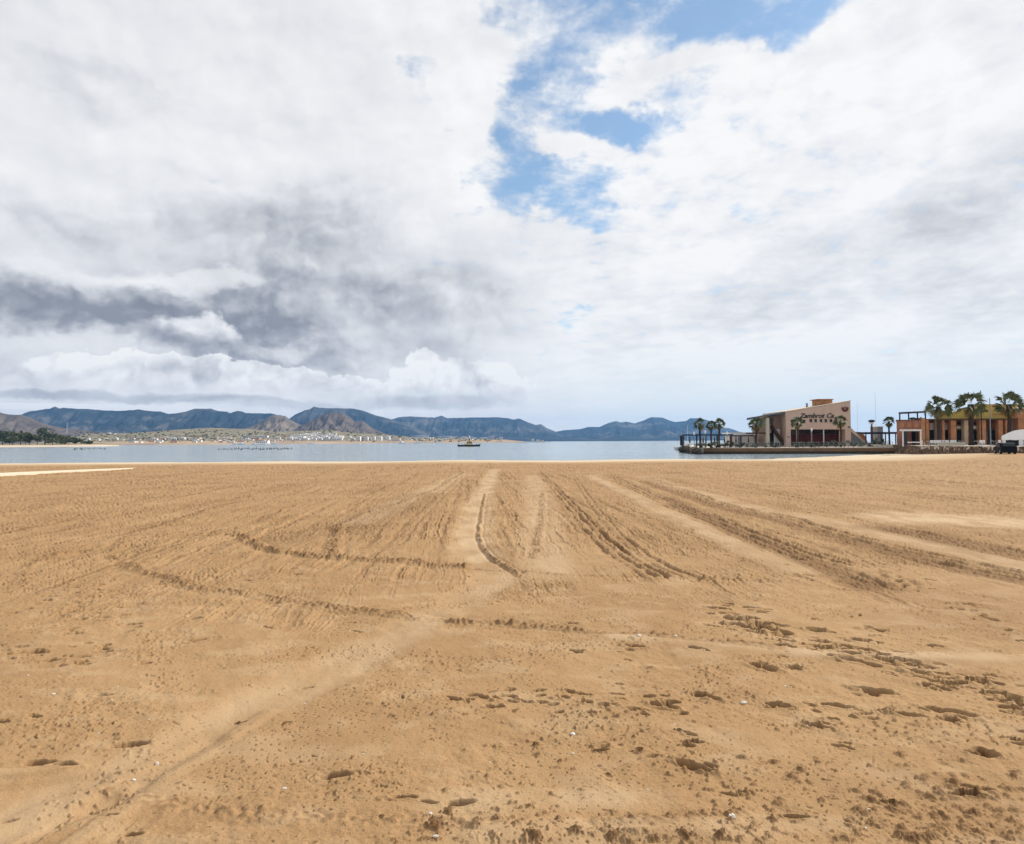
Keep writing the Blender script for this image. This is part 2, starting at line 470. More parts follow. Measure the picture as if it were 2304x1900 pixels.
# rolled pale strips and the dry run-off channel that crosses the beach
band([(1114, 1056), (1086, 1111), (1068, 1166), (1062, 1220), (1078, 1253)], 0.42, 0.75, 1.0, -0.03)
band([(1062, 1225), (1090, 1255), (1120, 1285), (1095, 1320), (1000, 1372), (905, 1420), (800, 1475), (657, 1542), (520, 1608), (383, 1695), (246, 1761), (60, 1840)], 0.30, 0.48, 0.8, -0.025, wob=0.9)
band([(1044, 1066), (875, 1144), (800, 1180)], 0.5, 0.45, 0.8, 0.01)
band([(1325, 1070), (1458, 1135), (1562, 1184), (1699, 1242), (1790, 1280)], 0.33, 0.55, 0.9, 0.015)
band([(1440, 1072), (1580, 1112), (1700, 1146), (1970, 1200), (2304, 1280)], 0.42, 0.45, 0.8, 0.01)
band([(1200, 1070), (1215, 1150), (1222, 1220), (1235, 1290)], 0.5, 0.5, 0.7, 0.0)
band([(1380, 1438), (1750, 1465), (2050, 1478), (2330, 1486)], 0.13, 0.6, 0.9, 0.02)
band([(2060, 1165), (2180, 1168), (2360, 1180)], 1.5, 0.9, 0.9, 0.0)
band([(1080, 1880), (1400, 1865), (1650, 1870)], 0.10, 0.4, 0.7, 0.02)
band([(1000, 1800), (1250, 1790), (1480, 1800)], 0.14, 0.45, 0.6, 0.0, wob=0.9)
# wind-smoothed hollows and low ribs in the lower left corner
for pts_, w_, dz_ in (([(260, 1768), (150, 1800), (40, 1838), (-120, 1900)], .09, .022), ([(240, 1790), (160, 1830), (60, 1890)], .06, -.018), ([(300, 1800), (230, 1850), (150, 1905)], .07, .02),
                      ([(210, 1745), (90, 1765), (-60, 1790)], .07, -.02), ([(330, 1830), (290, 1870), (240, 1910)], .06, -.016), ([(150, 1722), (40, 1738), (-80, 1745)], .05, .018), ([(480, 1660), (330, 1740), (240, 1800)], .10, -.02), ([(600, 1600), (470, 1680), (380, 1740)], .08, .016)):
    band(pts_, w_, .3 if dz_ > 0 else 0, .85, dz_, wob=.7)
# churned strips between the wheels
band([(1447, 1084), (1600, 1136), (1754, 1176), (1900, 1215), (2028, 1250), (2220, 1290), (2360, 1318)], 0.30, 0, 0, -0.015, 1.0, 0.45)
band([(1500, 1120), (1620, 1180), (1760, 1238), (1880, 1282), (1960, 1318)], 0.32, 0, 0, -0.02, 1.0, 0.5)
band([(960, 1112), (870, 1160), (760, 1190), (620, 1215)], 0.9, 0, 0, 0.0, 1.0, 0.25)
band([(1990, 1190), (2110, 1212), (2304, 1250)], 0.6, 0, 0, 0, 0.9, 0.45)
# windrows
windrow([(531, 1200), (602, 1240), (711, 1251), (821, 1259), (930, 1264), (1040, 1272)], 0.13, 0.085, 0.75, gap=0.15)
windrow([(1040, 1272), (1152, 1281), (1300, 1292), (1535, 1299), (1617, 1303), (1810, 1308)], 0.05, 0.035, 0.5, gap=0.3)
windrow([(252, 1250), (328, 1286), (410, 1308), (471, 1330), (547, 1338), (657, 1355), (821, 1374), (903, 1382), (1040, 1401), (1152, 1404)], 0.12, 0.05, 0.6, gap=0.28)
windrow([(1152, 1404), (1426, 1431), (1562, 1442), (1754, 1456)], 0.06, 0.045, 0.45, gap=0.25)
windrow([(515, 1138), (383, 1171), (285, 1210), (252, 1243)], 0.10, 0.05, 0.5, gap=0.3)
windrow([(1045, 1063), (947, 1122), (766, 1171), (750, 1242)], 0.13, 0.07, 0.6, gap=0.25)
windrow([(1092, 1111), (1078, 1180), (1080, 1222), (1112, 1253), (1170, 1290)], 0.05, 0.07, 0.7, gap=0.05, side=-0.0)
windrow([(1222, 1110), (1222, 1160), (1212, 1200), (1208, 1250)], 0.09, 0.05, 0.5, gap=0.2)
windrow([(60, 1310), (50, 1280), (110, 1250), (200, 1240)], 0.10, 0.04, 0.3, gap=0.35)
windrow([(200, 1770), (400, 1812), (600, 1830), (900, 1850), (1150, 1860)], 0.06, 0.015, 0.30, gap=0.40)
windrow([(1340, 1850), (1520, 1845), (1650, 1835)], 0.04, 0.018, 0.4, gap=0.3)
# wheel and rake grooves running down to the sea
groove([(1207, 1064), (1250, 1111), (1289, 1160), (1327, 1204), (1382, 1253), (1447, 1297)], 0.045, 0.05, 0.7, offs=(0, 0.17, 0.33))
groove([(1289, 1075), (1320, 1130), (1365, 1190), (1420, 1235), (1485, 1278), (1540, 1303)], 0.05, 0.05, 0.7, offs=(0, 0.2))
groove([(1360, 1070), (1480, 1133), (1617, 1182), (1754, 1242), (1891, 1281), (1950, 1310)], 0.055, 0.06, 0.8, offs=(0, 0.2, 0.45, 0.62))
groove([(1447, 1075), (1546, 1111), (1645, 1144), (1754, 1166), (1863, 1199), (2028, 1242), (2192, 1275), (2330, 1303)], 0.06, 0.06, 0.85, offs=(-0.15, 0.05, 0.28))
groove([(1508, 1064), (1699, 1106), (1836, 1127), (2000, 1150)], 0.12, 0.05, 0.6, offs=(0, 0.5))
groove([(1800, 1078), (2028, 1111), (2164, 1133), (2320, 1151)], 0.14, 0.06, 0.6, offs=(0, 0.7))
groove([(1880, 1068), (2100, 1088), (2330, 1108)], 0.2, 0.06, 0.6, offs=(0, 1.2))
groove([(2000, 1190), (2110, 1212), (2304, 1250)], 0.09, 0.05, 0.7, offs=(-0.3, 0, 0.3))
groove([(2230, 1202), (2320, 1210)], 0.10, 0.09, 0.9)
groove([(1020, 1070), (900, 1150), (820, 1220)], 0.07, 0.03, 0.35, offs=(0, 0.5, 0.8, 1.3))
groove([(800, 1068), (520, 1110), (300, 1150), (100, 1190)], 0.2, 0.035, 0.35, offs=(0, 1.0))
groove([(700, 1062), (350, 1090), (0, 1122)], 0.25, 0.035, 0.35, offs=(0, 1.5))
groove([(960, 1066), (720, 1120), (560, 1160), (430, 1200)], 0.12, 0.03, 0.35, offs=(0, 0.6))
groove([(1152, 1350), (1500, 1345), (1700, 1342), (2304, 1342)], 0.03, 0.02, 0.3, brk=0.4)
groove([(1230, 1380), (1500, 1372), (1650, 1374)], 0.03, 0.012, 0.15, brk=0.4)

# rake texture over the far half of the beach: long furrows pointing out to sea
ta = R(-3.4)
ux = X*math.cos(ta) - Y*math.sin(ta); uy = X*math.sin(ta) + Y*math.cos(ta)
far = ss(7.5, 14.5, Rr + 9*(fbm(X/1.8, Y/2.6, 3, seed=4)-.5))*(1-ss(62, 80, Y))
sel = ss(0.42, 0.62, fbm(ux/1.6, uy/14.0, 3, seed=5))
fur = 0.4*(fbm(ux/0.15, uy/3.2, 3, 0.6, seed=8) - 0.5) + 1.0*(fbm((ux+.25*wig)/0.17, uy/16.0, 3, 0.6, seed=9) - 0.5)
lump = fbm(X/0.085, Y/0.10, 3, 0.6, seed=12)
lmp2 = fbm(X/0.5, Y/0.8, 3, 0.6, seed=22)
live = 1 - 0.8*SMO
calm = ss(0.30, 0.62, fbm(X/2.5, Y/4.0, 3, seed=24))
H += far*live*(fur*0.055*(0.30+0.70*sel) + (lump-0.5)*0.05*(0.18+0.62*calm+0.6*ROUGHM) + (lmp2-0.5)*0.06)
ln1 = np.abs(fbm((ux+.18*wig)/0.42, uy/30.0, 2, 0.5, seed=14) - 0.5); ln2 = np.abs(fbm((ux+.12*wig)/0.8, uy/40.0, 2, 0.5, seed=16) - 0.5)
lines = np.maximum(ss(0.045, 0.0, ln1), ss(0.022, 0.0, ln2))*far*live*(0.25+.75*ss(.35, .6, fbm(ux/2.2, uy/7.0, 3, seed=18)))*(.35+.65*ss(.35, .6, cl_c))
H -= lines*0.026; H += 0.02*np.maximum(ss(0.09, 0.06, ln1)*ss(.04, .06, ln1), 0)*far*live
SHADE = np.maximum(SHADE, lines*.45*(.4+.6*cl_a))
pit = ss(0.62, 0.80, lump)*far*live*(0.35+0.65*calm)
H -= pit*0.04; SHADE = np.maximum(SHADE, pit*0.45*(0.5+0.5*sel))
SHADE = np.maximum(SHADE, ROUGHM*ss(0.52, 0.74, cl_a)*0.5)
SHADE = np.maximum(SHADE, far*live*ss(-.08, -.26, fur)*(.15+.60*sel)*(.4+.6*cl_a))
H += ROUGHM*(cl_a-0.5)*0.032*live
# gentle surface everywhere
H += (fbm(X/5, Y/5, 3, seed=31)-0.5)*0.10*ss(2, 9, Rr)
near = 1-ss(9, 14, Rr)
H += near*((fbm(X/0.8, Y/0.8, 3, seed=33)-0.5)*0.030*live + (fbm(X/0.17, Y/0.15, 4, 0.6, seed=35)-0.5)*(0.007+0.016*ss(.42, .66, fbm(X/1.6, Y/1.2, 3, seed=36)))*(0.35+0.65*live))
wind = fbm((X*0.9+Y*0.45)/0.30, (Y*0.9-X*0.45)/1.2, 3, seed=41)
H += near*(wind-0.5)*0.015
PALE = np.maximum(PALE, near*0.20*ss(0.5, 0.75, fbm(X/0.6, Y/0.35, 3, seed=43)))
patch = 0.25+0.75*ss(0.40, 0.62, fbm(X/1.1, Y/1.1, 3, seed=51))
speck = ss(0.75, 0.90, cl_d)*patch
H -= near*speck*0.010*live; SHADE = np.maximum(SHADE, near*speck*0.55)
crumb = ss(0.66, 0.85, fbm(X/0.045, Y/0.045, 2, seed=53))*ss(0.5, 0.68, fbm(X/0.9, Y/0.7, 3, seed=55))
H += near*crumb*0.014; SHADE = np.maximum(SHADE, near*crumb*0.22)

rnd = random.Random(11)
def foot(px, py, lpx, ang, depth=0.05, wid=0.5, shade=0.75):
    """a print pressed in the sand: lpx is its length in photo pixels, ang its direction on the ground"""
    p = gnd(px, py); L = max(0.05, lpx*p.y/F/2); W = L*wid
    w = window(p.x, p.y, L*1.8)
    if w is None: return
    x, y = X[w]-p.x, Y[w]-p.y; ca, sa = math.cos(ang), math.sin(ang)
    u = (x*ca + y*sa)/L; v = (-x*sa + y*ca)/W
    q = np.sqrt(u*u + v*v) + (cl_b[w]-0.5)*0.7 + (cl_a[w]-0.5)*0.35 + (cl_d[w]-.5)*.15
    ins = ss(1.05, 0.62, q)
    tip = 0.55+0.45*np.clip(u, -1, 1)*(1 if (int(px) % 2) else -1)        # one end trodden deeper
    H[w] += -depth*1.25*ins*(0.45+0.85*tip) + depth*0.22*np.exp(-((q-1.3)/0.26)**2)*(0.3+.7*ss(.4, .7, cl_b[w]))
    SHADE[w] = np.maximum(SHADE[w], ins*shade*(0.35+0.65*tip))
def clod(px, py, rpx, h=0.8, shade=0.55):
    p = gnd(px, py); r = max(0.008, rpx*p.y/F)
    w = window(p.x, p.y, r*2.0)
    if w is None: return
    ex, ey = (X[w]-p.x)/r, (Y[w]-p.y)/r; ph = px*1.7
    ca, sa = math.cos(ph), math.sin(ph); ex, ey = ex*ca-ey*sa, (ex*sa+ey*ca)*1.35
    jag = vnoise(ex*1.5+px, ey*1.5+py, int(px) & 255, 3) - .5; jg2 = vnoise(ex*3.4+py, ey*3.4+px, 9, int(py) & 255) - .5
    q = np.hypot(ex, ey)*(1+jag*1.5) + jg2*.35
    m = np.sqrt(np.clip(1-q*q, 0, 1))*(0.7+jag*.6+jg2*.4)
    H[w] += m*r*h*.85; SHADE[w] = np.maximum(SHADE[w], ss(1.15, 0.7, q)*shade)
for f in [  # trodden prints, right middle
    (1945, 1442, 62, .0), (1891, 1456, 56, .0), (1754, 1418, 50, -.2), (1645, 1404, 34, .2), (1688, 1371, 36, .1), (1738, 1403, 40, -.3),
    (1770, 1452, 44, -.1), (1678, 1392, 26, .5), (1716, 1380, 30, .2), (1835, 1415, 48, .0), (2186, 1360, 44, -.2), (2225, 1392, 36, -.4), (2263, 1418, 22, .1), (2294, 1442, 22, .2),
    (1913, 1388, 24, .6), (1902, 1325, 24, .0), (1820, 1292, 26, .1), (1820, 1304, 18, .1), (1965, 1415, 50, .0), (2100, 1455, 40, .0), (1632, 1247, 26, -.2), (1688, 1258, 12, 0),
    (2010, 1265, 18, 0), (2025, 1282, 14, 0), (2085, 1303, 30, -.2), (2095, 1325, 20, .2), (2060, 1330, 16, 0), (2140, 1365, 20, 0), (2040, 1332, 14, 0), (2210, 1385, 22, .2),
    (2060, 1509, 66, -.15), (2205, 1532, 70, -.1), (2256, 1562, 66, -.1), (2274, 1578, 50, -.1), (2274, 1592, 50, -.1), (2104, 1545, 50, -.2), (1965, 1551, 84, -.1),
    (1925, 1487, 80, -.15), (1716, 1500, 70, -.1), (1790, 1497, 40, 0), (1491, 1591, 64, .0), (1590, 1570, 60, -.1), (1385, 1564, 34, -.3), (1289, 1560, 32, -.4),
    (1215, 1553, 34, .1), (1140, 1567, 40, .2), (1766, 1592, 60, 0), (1880, 1586, 56, .05), (1935, 1605, 24, 0), (1980, 1598, 18, 0), (2040, 1607, 60, 0), (1875, 1619, 28, 0), (1528, 1649, 22, 0), (1568, 1671, 24, 0), (1431, 1694, 24, 0),
    (1352, 1690, 22, 0), (1825, 1630, 44, .3), (2208, 1698, 58, .2), (2300, 1663, 50, .3), (1560, 1727, 88, -.1), (1897, 1680, 36, -.1), (2192, 1789, 44, .3), (2000, 1808, 40, .2), (1781, 1832, 26, .2), (1672, 1782, 14, 0), 
    (2140, 1600, 110, -.1), (1300, 1467, 40, -.2), (1425, 1459, 50, -.3), (1290, 1405, 30, 0), (1570, 1465, 40, 0),
    (1102, 1358, 14, 0), (1117, 1352, 18, 0), (1052, 1320, 20, -.5), (1050, 1293, 16, 0), (1070, 1344, 16, 0), (604, 1285, 12, .0)]:
    big = f[2] > 40
    a_ = f[3] - .5 if (f[0] > 1450 and f[2] > 24) else f[3]
    foot(f[0], f[1], f[2]*1.08, a_, depth=0.085 if big else 0.055, wid=rnd.uniform(.26, .4), shade=1.0)
    for q in range(3 if big else 1):
        foot(f[0]+rnd.gauss(0, 26), f[1]+rnd.gauss(0, 9), f[2]*rnd.uniform(.2, .5), a_+rnd.uniform(-.5, .5), rnd.uniform(.015, .035), rnd.uniform(.25, .6), .7)
foot(2208, 1698, 58, .2, 0.03, 0.8, .6)
trail = [(1600, 1380), (1690, 1405), (1760, 1432), (1900, 1455), (2060, 1510), (2210, 1542), (2330, 1605)]
for k in range(120):
    t = rnd.random()*(len(trail)-1); i = int(t); t -= i
    px = trail[i][0]+(trail[i+1][0]-trail[i][0])*t + rnd.gauss(0, 14); py = trail[i][1]+(trail[i+1][1]-trail[i][1])*t + rnd.gauss(0, 15)
    foot(px, py, rnd.uniform(14, 62), -.5+rnd.gauss(0, .18), rnd.uniform(.03, .075), rnd.uniform(.18, .36), rnd.uniform(.7, 1.0))
for k in range(34):
    foot(1000+k*16+rnd.gauss(0, 8), 1572+rnd.gauss(0, 16)+k*.5, rnd.uniform(8, 36), rnd.uniform(-.7, .3), rnd.uniform(.02, .05), rnd.uniform(.3, .6), rnd.uniform(.5, .95))
# prints, left middle
for k in range(70):
    px, py = rnd.uniform(0, 340), rnd.uniform(1300, 1500)
    foot(px, py, rnd.uniform(10, 40), R(rnd.uniform(0, 40)), rnd.uniform(0.015, 0.04), rnd.uniform(.25, .5), rnd.uniform(.3, .75))
for f in [(50, 1320, 18, 0), (165, 1332, 26, .3), (140, 1345, 36, .3), (88, 1357, 30, .25), (230, 1342, 20, 0), (20, 1378, 40, .4), (55, 1368, 40, .3), (220, 1380, 22, -.5), (300, 1404, 44, .0), (275, 1386, 40, .3),
          (240, 1465, 60, .2), (180, 1478, 44, .2), (230, 1565, 44, .3), (75, 1612, 28, .0), (5, 1625, 20, 0), (285, 1672, 90, .25), (90, 1712, 80, -.1), (150, 1722, 60, .1), (762, 1745, 90, .15), (540, 1618, 22, 0), (645, 1624, 22, 0), (690, 1540, 30, .4),
          (20, 1845, 36, .5), (300, 1872, 20, 0), (240, 1840, 40, .3), (905, 1795, 60, 0), (1040, 1806, 70, .1), (965, 1805, 34, -.3), (1050, 1580, 34, .5), (905, 1568, 18, -1.3), (660, 1282, 20, .1), (560, 1310, 30, .1), (620, 1365, 30, .3), (600, 1412, 34, -.3),
          (800, 1420, 30, -.3), (790, 1400, 24, 0), (440, 1396, 40, .2), (480, 1300, 30, .1), (540, 1295, 20, .1), (670, 1295, 26, .1), (60, 1470, 80, .3), (440, 1440, 50, .4)]:
    foot(*f, depth=0.04, wid=0.32, shade=0.65)
# loose clods
def scatter(n, x0, x1, y0, y1, r0, r1, dens=None):
    for k in range(n):
        px, py = rnd.uniform(x0, x1), rnd.uniform(y0, y1)
        r = r0 + (r1-r0)*rnd.random()**3
        clod(px, py, r, rnd.uniform(.5, 1.0), rnd.uniform(.1, .6))
scatter(420, 1640, 2304, 1700, 1900, 1.5, 12)
scatter(260, 1900, 2304, 1760, 1900, 2, 13)
scatter(240, 900, 1700, 1825, 1900, 2, 13)
scatter(200, 1330, 1640, 1560, 1740, 1.5, 8)
scatter(150, 1000, 1340, 1560, 1820, 1.5, 9)
scatter(90, 860, 1130, 1575, 1620, 1.5, 8)
scatter(160, 380, 900, 1700, 1900, 1.5, 8)
scatter(90, 0, 900, 1480, 1900, 1, 5)
scatter(110, 900, 2304, 1440, 1800, 1, 5)
scatter(60, 1350, 1500, 1500, 1560, 1.5, 6)
scatter(90, 380, 700, 1280, 1400, 1.5, 5)
scatter(60, 40, 220, 1240, 1330, 1.5, 4)
scatter(110, 1300, 2300, 1200, 1420, 1, 4)
for c in [(1960, 1800, 12), (2280, 1745, 11), (2010, 1808, 9), (2165, 1785, 12), (2200, 1790, 14), (1370, 1745, 8), (1190, 1815, 8), (1160, 1600, 8), (1205, 1678, 7), (1260, 1715, 7), (1300, 1880, 14), (1380, 1888, 18), (1540, 1885, 14), (1620, 1890, 13), (1200, 1890, 16),
          (2050, 1890, 14), (1440, 1690, 8), (1550, 1671, 8), (1345, 1690, 9), (2282, 1738, 8), (1010, 1825, 14), (980, 1860, 20), (860, 1838, 9), (1740, 1842, 13), (1330, 1680, 6), (640, 1628, 7), (540, 1618, 7)]:
    clod(*c, h=0.9, shade=0.8)

slope = ss(0, 10, Y-(shore_y(X)-37))
H *= 1-0.75*slope
PALE = np.maximum(PALE, slope*0.8*(0.55+0.45*fbm(X/4, Y/1.5, 3, seed=61)))
SHADE *= 1-slope*0.85
WASH = ss(6, 24, Y-(shore_y(X)-37) + (fbm(X/9, Y/9, 3, seed=63)-.5)*10)*(0.75+.25*fbm(X/6, Y/1.2, 2, seed=65))   # shell-pale sand washed by the sea
Z = base_z(X, Y) + H
Z[0, :] = 0
idx = np.arange(nr*nth).reshape(nr, nth)
qa = np.stack([idx[:-1, :-1], idx[1:, :-1], idx[1:, 1:], idx[:-1, 1:]], -1).reshape(-1, 4)
qa = qa[:, ::-1]
def grid_mesh(name, verts, quads, m, attrs=None, smooth=True):
    me = bpy.data.meshes.new(name)
    me.vertices.add(len(verts)); me.vertices.foreach_set('co', verts.astype(np.float32).ravel())
    me.loops.add(quads.size); me.loops.foreach_set('vertex_index', quads.astype(np.int32).ravel())
    me.polygons.add(len(quads)); me.polygons.foreach_set('loop_start', np.arange(0, quads.size, 4, dtype=np.int32))
    me.update(calc_edges=True)
    if smooth: me.polygons.foreach_set('use_smooth', np.ones(len(quads), bool))
    for k, a in (attrs or {}).items():
        at_ = me.attributes.new(k, 'FLOAT', 'POINT'); at_.data.foreach_set('value', a.astype(np.float32).ravel())
    me.materials.append(m)
    o = bpy.data.objects.new(name, me); COL.objects.link(o)
    return o

def sand_material():
    m = bpy.data.materials.new('beach sand'); m.use_nodes = True
    nt = m.node_tree; b = nt.nodes['Principled BSDF']; L = nt.links.new
    tcn = nt.nodes.new('ShaderNodeTexCoord')
    def nz(sc, det=5, ro=0.6):
        n = nt.nodes.new('ShaderNodeTexNoise'); L(tcn.outputs['Object'], n.inputs['Vector'])
        n.inputs['Scale'].default_value = sc; n.inputs['Detail'].default_value = det; n.inputs['Roughness'].default_value = ro
        return n.outputs['Fac']
    def ramp(s, p0, c0, p1, c1):
        r = nt.nodes.new('ShaderNodeValToRGB'); L(s, r.inputs[0])
        r.color_ramp.elements[0].position = p0; r.color_ramp.elements[0].color = (*c0, 1)
        r.color_ramp.elements[1].position = p1; r.color_ramp.elements[1].color = (*c1, 1)
        return r.outputs[0]
    def mixc(f, a, c):
        n = nt.nodes.new('ShaderNodeMix'); n.data_type = 'RGBA'
        if isinstance(f, (int, float)): n.inputs[0].default_value = f
        else: L(f, n.inputs[0])
        for i, q in ((6, a), (7, c)):
            if isinstance(q, tuple): n.inputs[i].default_value = (*q, 1)
            else: L(q, n.inputs[i])
        return n.outputs[2]
    def attr(k):
        a = nt.nodes.new('ShaderNodeAttribute'); a.attribute_name = k; return a.outputs['Fac']
    big = ramp(nz(0.45, 8, 0.65), 0.34, (0.310, 0.184, 0.085), 0.7, (0.398, 0.249, 0.122))
    grain = ramp(nz(140, 3, 0.7), 0.25, (0.52, 0.49, 0.46), 0.75, (1.42, 1.43, 1.45))
    mul = nt.nodes.new('ShaderNodeMix'); mul.data_type = 'RGBA'; mul.blend_type = 'MULTIPLY'; mul.inputs[0].default_value = 0.75
    L(big, mul.inputs[6]); L(grain, mul.inputs[7])
    c = mixc(attr('pale'), mul.outputs[2], (0.53, 0.385, 0.235))
    c = mixc(attr('wash'), c, (0.57, 0.46, 0.32))
    c = mixc(attr('shade'), c, (0.095, 0.042, 0.016))  # dark brown painted in for the shade of hollows and clods
    L(c, b.inputs['Base Color'])
    b.inputs['Roughness'].default_value = 0.95; b.inputs['Specular IOR Level'].default_value = 0.12
    a1 = nt.nodes.new('ShaderNodeMath'); a1.operation = 'MULTIPLY_ADD'
    L(nz(150, 2, 0.7), a1.inputs[0]); a1.inputs[1].default_value = 0.35; L(nz(38, 4, 0.65), a1.inputs[2])
    bp = nt.nodes.new('ShaderNodeBump'); bp.inputs['Strength'].default_value = 0.42; bp.inputs['Distance'].default_value = 0.014
    L(a1.outputs[0], bp.inputs['Height']); L(bp.outputs[0], b.inputs['Normal'])
    return m
sand_m = sand_material()
beach = grid_mesh('sand', np.stack([X, Y, Z], -1).reshape(-1, 3), qa, sand_m, {'shade': np.clip(SHADE, 0, 1), 'pale': np.clip(PALE, 0, 1), 'wash': np.clip(WASH, 0, 1)})
struct(beach)
def gz(x, y):
    """height of the sand at a point"""
    r = math.hypot(x, y); a = math.atan2(x, y)
    i = min(np.searchsorted(rr, r), nr-1); j = min(np.searchsorted(th, a), nth-1)
    return float(Z[i, j])

# ------------------------------------------------------------------ sea
def water_material():
    m = bpy.data.materials.new('sea water'); m.use_nodes = True
    nt = m.node_tree; b = nt.nodes['Principled BSDF']; L = nt.links.new
    b.inputs['Base Color'].default_value = (0.27, 0.345, 0.385, 1)
    b.inputs['Roughness'].default_value = 0.10; b.inputs['IOR'].default_value = 1.33
    tcn = nt.nodes.new('ShaderNodeTexCoord')
    mp = nt.nodes.new('ShaderNodeMapping'); L(tcn.outputs['Object'], mp.inputs[0]); mp.inputs['Scale'].default_value = (0.35, 1.0, 1.0)
    n1 = nt.nodes.new('ShaderNodeTexNoise'); L(mp.outputs[0], n1.inputs['Vector']); n1.inputs['Scale'].default_value = 1.6; n1.inputs['Detail'].default_value = 4
    mp2 = nt.nodes.new('ShaderNodeMapping'); L(tcn.outputs['Object'], mp2.inputs[0]); mp2.inputs['Scale'].default_value = (0.004, 0.03, 1.0)
    n2 = nt.nodes.new('ShaderNodeTexNoise'); L(mp2.outputs[0], n2.inputs['Vector']); n2.inputs['Scale'].default_value = 1.0; n2.inputs['Detail'].default_value = 4
    mr = nt.nodes.new('ShaderNodeMapRange'); L(n2.outputs['Fac'], mr.inputs[0]); mr.inputs[1].default_value = 0.35; mr.inputs[2].default_value = 0.65
    mr.inputs[3].default_value = 0.25; mr.inputs[4].default_value = 0.60
    bp = nt.nodes.new('ShaderNodeBump'); L(mr.outputs[0], bp.inputs['Strength']); bp.inputs['Distance'].default_value = 0.35
    L(n1.outputs['Fac'], bp.inputs['Height']); L(bp.outputs[0], b.inputs['Normal'])
    return m
wm = water_material()
mb = MB(); ring = [80, 140, 250, 500, 1200, 3000, 9000]; na = 48
pts = [[(r*math.sin(R(-100+200*k/na)), r*math.cos(R(-100+200*k/na)), WATER_Z) for k in range(na+1)] for r in ring]
for a, b in zip(pts[:-1], pts[1:]):
    for k in range(na): mb.quad(a[k], a[k+1], b[k+1], b[k])
sea = mb.build('water', wm); struct(sea)

# ------------------------------------------------------------------ hills
def hill_material(name, c_lo, c_hi, c_patch, sc, patch=0.5):
    m = bpy.data.materials.new(name); m.use_nodes = True
    nt = m.node_tree; b = nt.nodes['Principled BSDF']; L = nt.links.new
    tcn = nt.nodes.new('ShaderNodeTexCoord')
    def nz(s_, det):
        n = nt.nodes.new('ShaderNodeTexNoise'); L(tcn.outputs['Object'], n.inputs['Vector']); n.inputs['Scale'].default_value = s_
        n.inputs['Detail'].default_value = det; n.inputs['Roughness'].default_value = 0.65; return n.outputs['Fac']
    r = nt.nodes.new('ShaderNodeValToRGB'); L(nz(sc*3, 8), r.inputs[0])
    r.color_ramp.elements[0].position = 0.35; r.color_ramp.elements[0].color = (*c_lo, 1)
    r.color_ramp.elements[1].position = 0.65; r.color_ramp.elements[1].color = (*c_hi, 1)
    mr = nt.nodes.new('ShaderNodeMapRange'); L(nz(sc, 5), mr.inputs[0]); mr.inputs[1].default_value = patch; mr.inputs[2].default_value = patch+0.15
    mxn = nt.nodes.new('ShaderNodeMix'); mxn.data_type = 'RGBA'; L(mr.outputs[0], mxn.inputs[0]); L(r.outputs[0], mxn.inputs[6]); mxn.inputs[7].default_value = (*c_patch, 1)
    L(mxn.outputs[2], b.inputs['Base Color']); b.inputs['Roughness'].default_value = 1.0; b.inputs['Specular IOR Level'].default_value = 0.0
    return m
def range_mesh(prof, Yc, front, back, m, seed, gully=0.62, name='hills', foot_z=-1.0, nu=360, nv=40):
    """a mountain range: its crest line stands at depth Yc, flanks run down to the shore in front and away behind"""
    xs = np.linspace(prof[0][0], prof[-1][0], nu)
    ys = np.interp(xs, [p[0] for p in prof], [p[1] for p in prof])
    cx = np.zeros(nu); cz = np.zeros(nu)
    for i in range(nu):
        p = at(xs[i], ys[i], Yc); cx[i], cz[i] = p.x, max(p.z, foot_z+0.5)
    cz = cz*(1 + 0.02*(fbm(cx/(Yc*0.006), cx*0+seed, 3, seed=seed)-0.5))
    t = np.concatenate([np.linspace(0, 1, nv), 1+np.linspace(0.05, 1, nv//2)])
    V = np.zeros((len(t), nu, 3))
    for k, tt in enumerate(t):
        if tt <= 1:
            yy = Yc - front*(1-tt); shape = tt**1.25
            g = gully*np.sin(math.pi*min(1, tt))
        else:
            yy = Yc + back*(tt-1); shape = (1-(tt-1))**1.3; g = gully*0.5*np.sin(math.pi*(tt-1))
        n = fbm(cx/(Yc*0.024), np.full(nu, yy/(Yc*0.08)), 5, 0.55, seed=seed+2)
        rid = 1-np.abs(2*n-1)
        s = shape*(1 - g*1.3*(1-rid)*1.0 - g*0.3)
        V[k, :, 0] = cx*(yy/Yc)**0.6; V[k, :, 1] = yy
        V[k, :, 2] = foot_z + (cz-foot_z)*s
    id_ = np.arange(len(t)*nu).reshape(len(t), nu)
    q = np.stack([id_[:-1, :-1], id_[:-1, 1:], id_[1:, 1:], id_[1:, :-1]], -1).reshape(-1, 4)
    return struct(grid_mesh(name, V.reshape(-1, 3), q, m))

shaded_scrub = hill_material('scrub hillside', (0.012, 0.022, 0.030), (0.036, 0.046, 0.052), (0.125, 0.112, 0.100), 0.0022, 0.50)  # cloud shadow painted in as dark blue, sunlit spots as paler patches
shaded_scrub_far = hill_material('far scrub hillside', (0.014, 0.026, 0.036), (0.040, 0.052, 0.060), (0.125, 0.115, 0.108), 0.0020, 0.51)  # same painted cloud shadow and distance blue on the farther ranges
earth = hill_material('dry earth hillside', (0.12, 0.10, 0.08), (0.23, 0.185, 0.14), (0.07, 0.068, 0.05), 0.006, 0.55)
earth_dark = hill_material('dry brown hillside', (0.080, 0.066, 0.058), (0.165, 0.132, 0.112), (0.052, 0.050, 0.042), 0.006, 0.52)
plain_m = hill_material('coastal plain', (0.17, 0.145, 0.095), (0.30, 0.255, 0.175), (0.060, 0.070, 0.040), 0.008, 0.57)

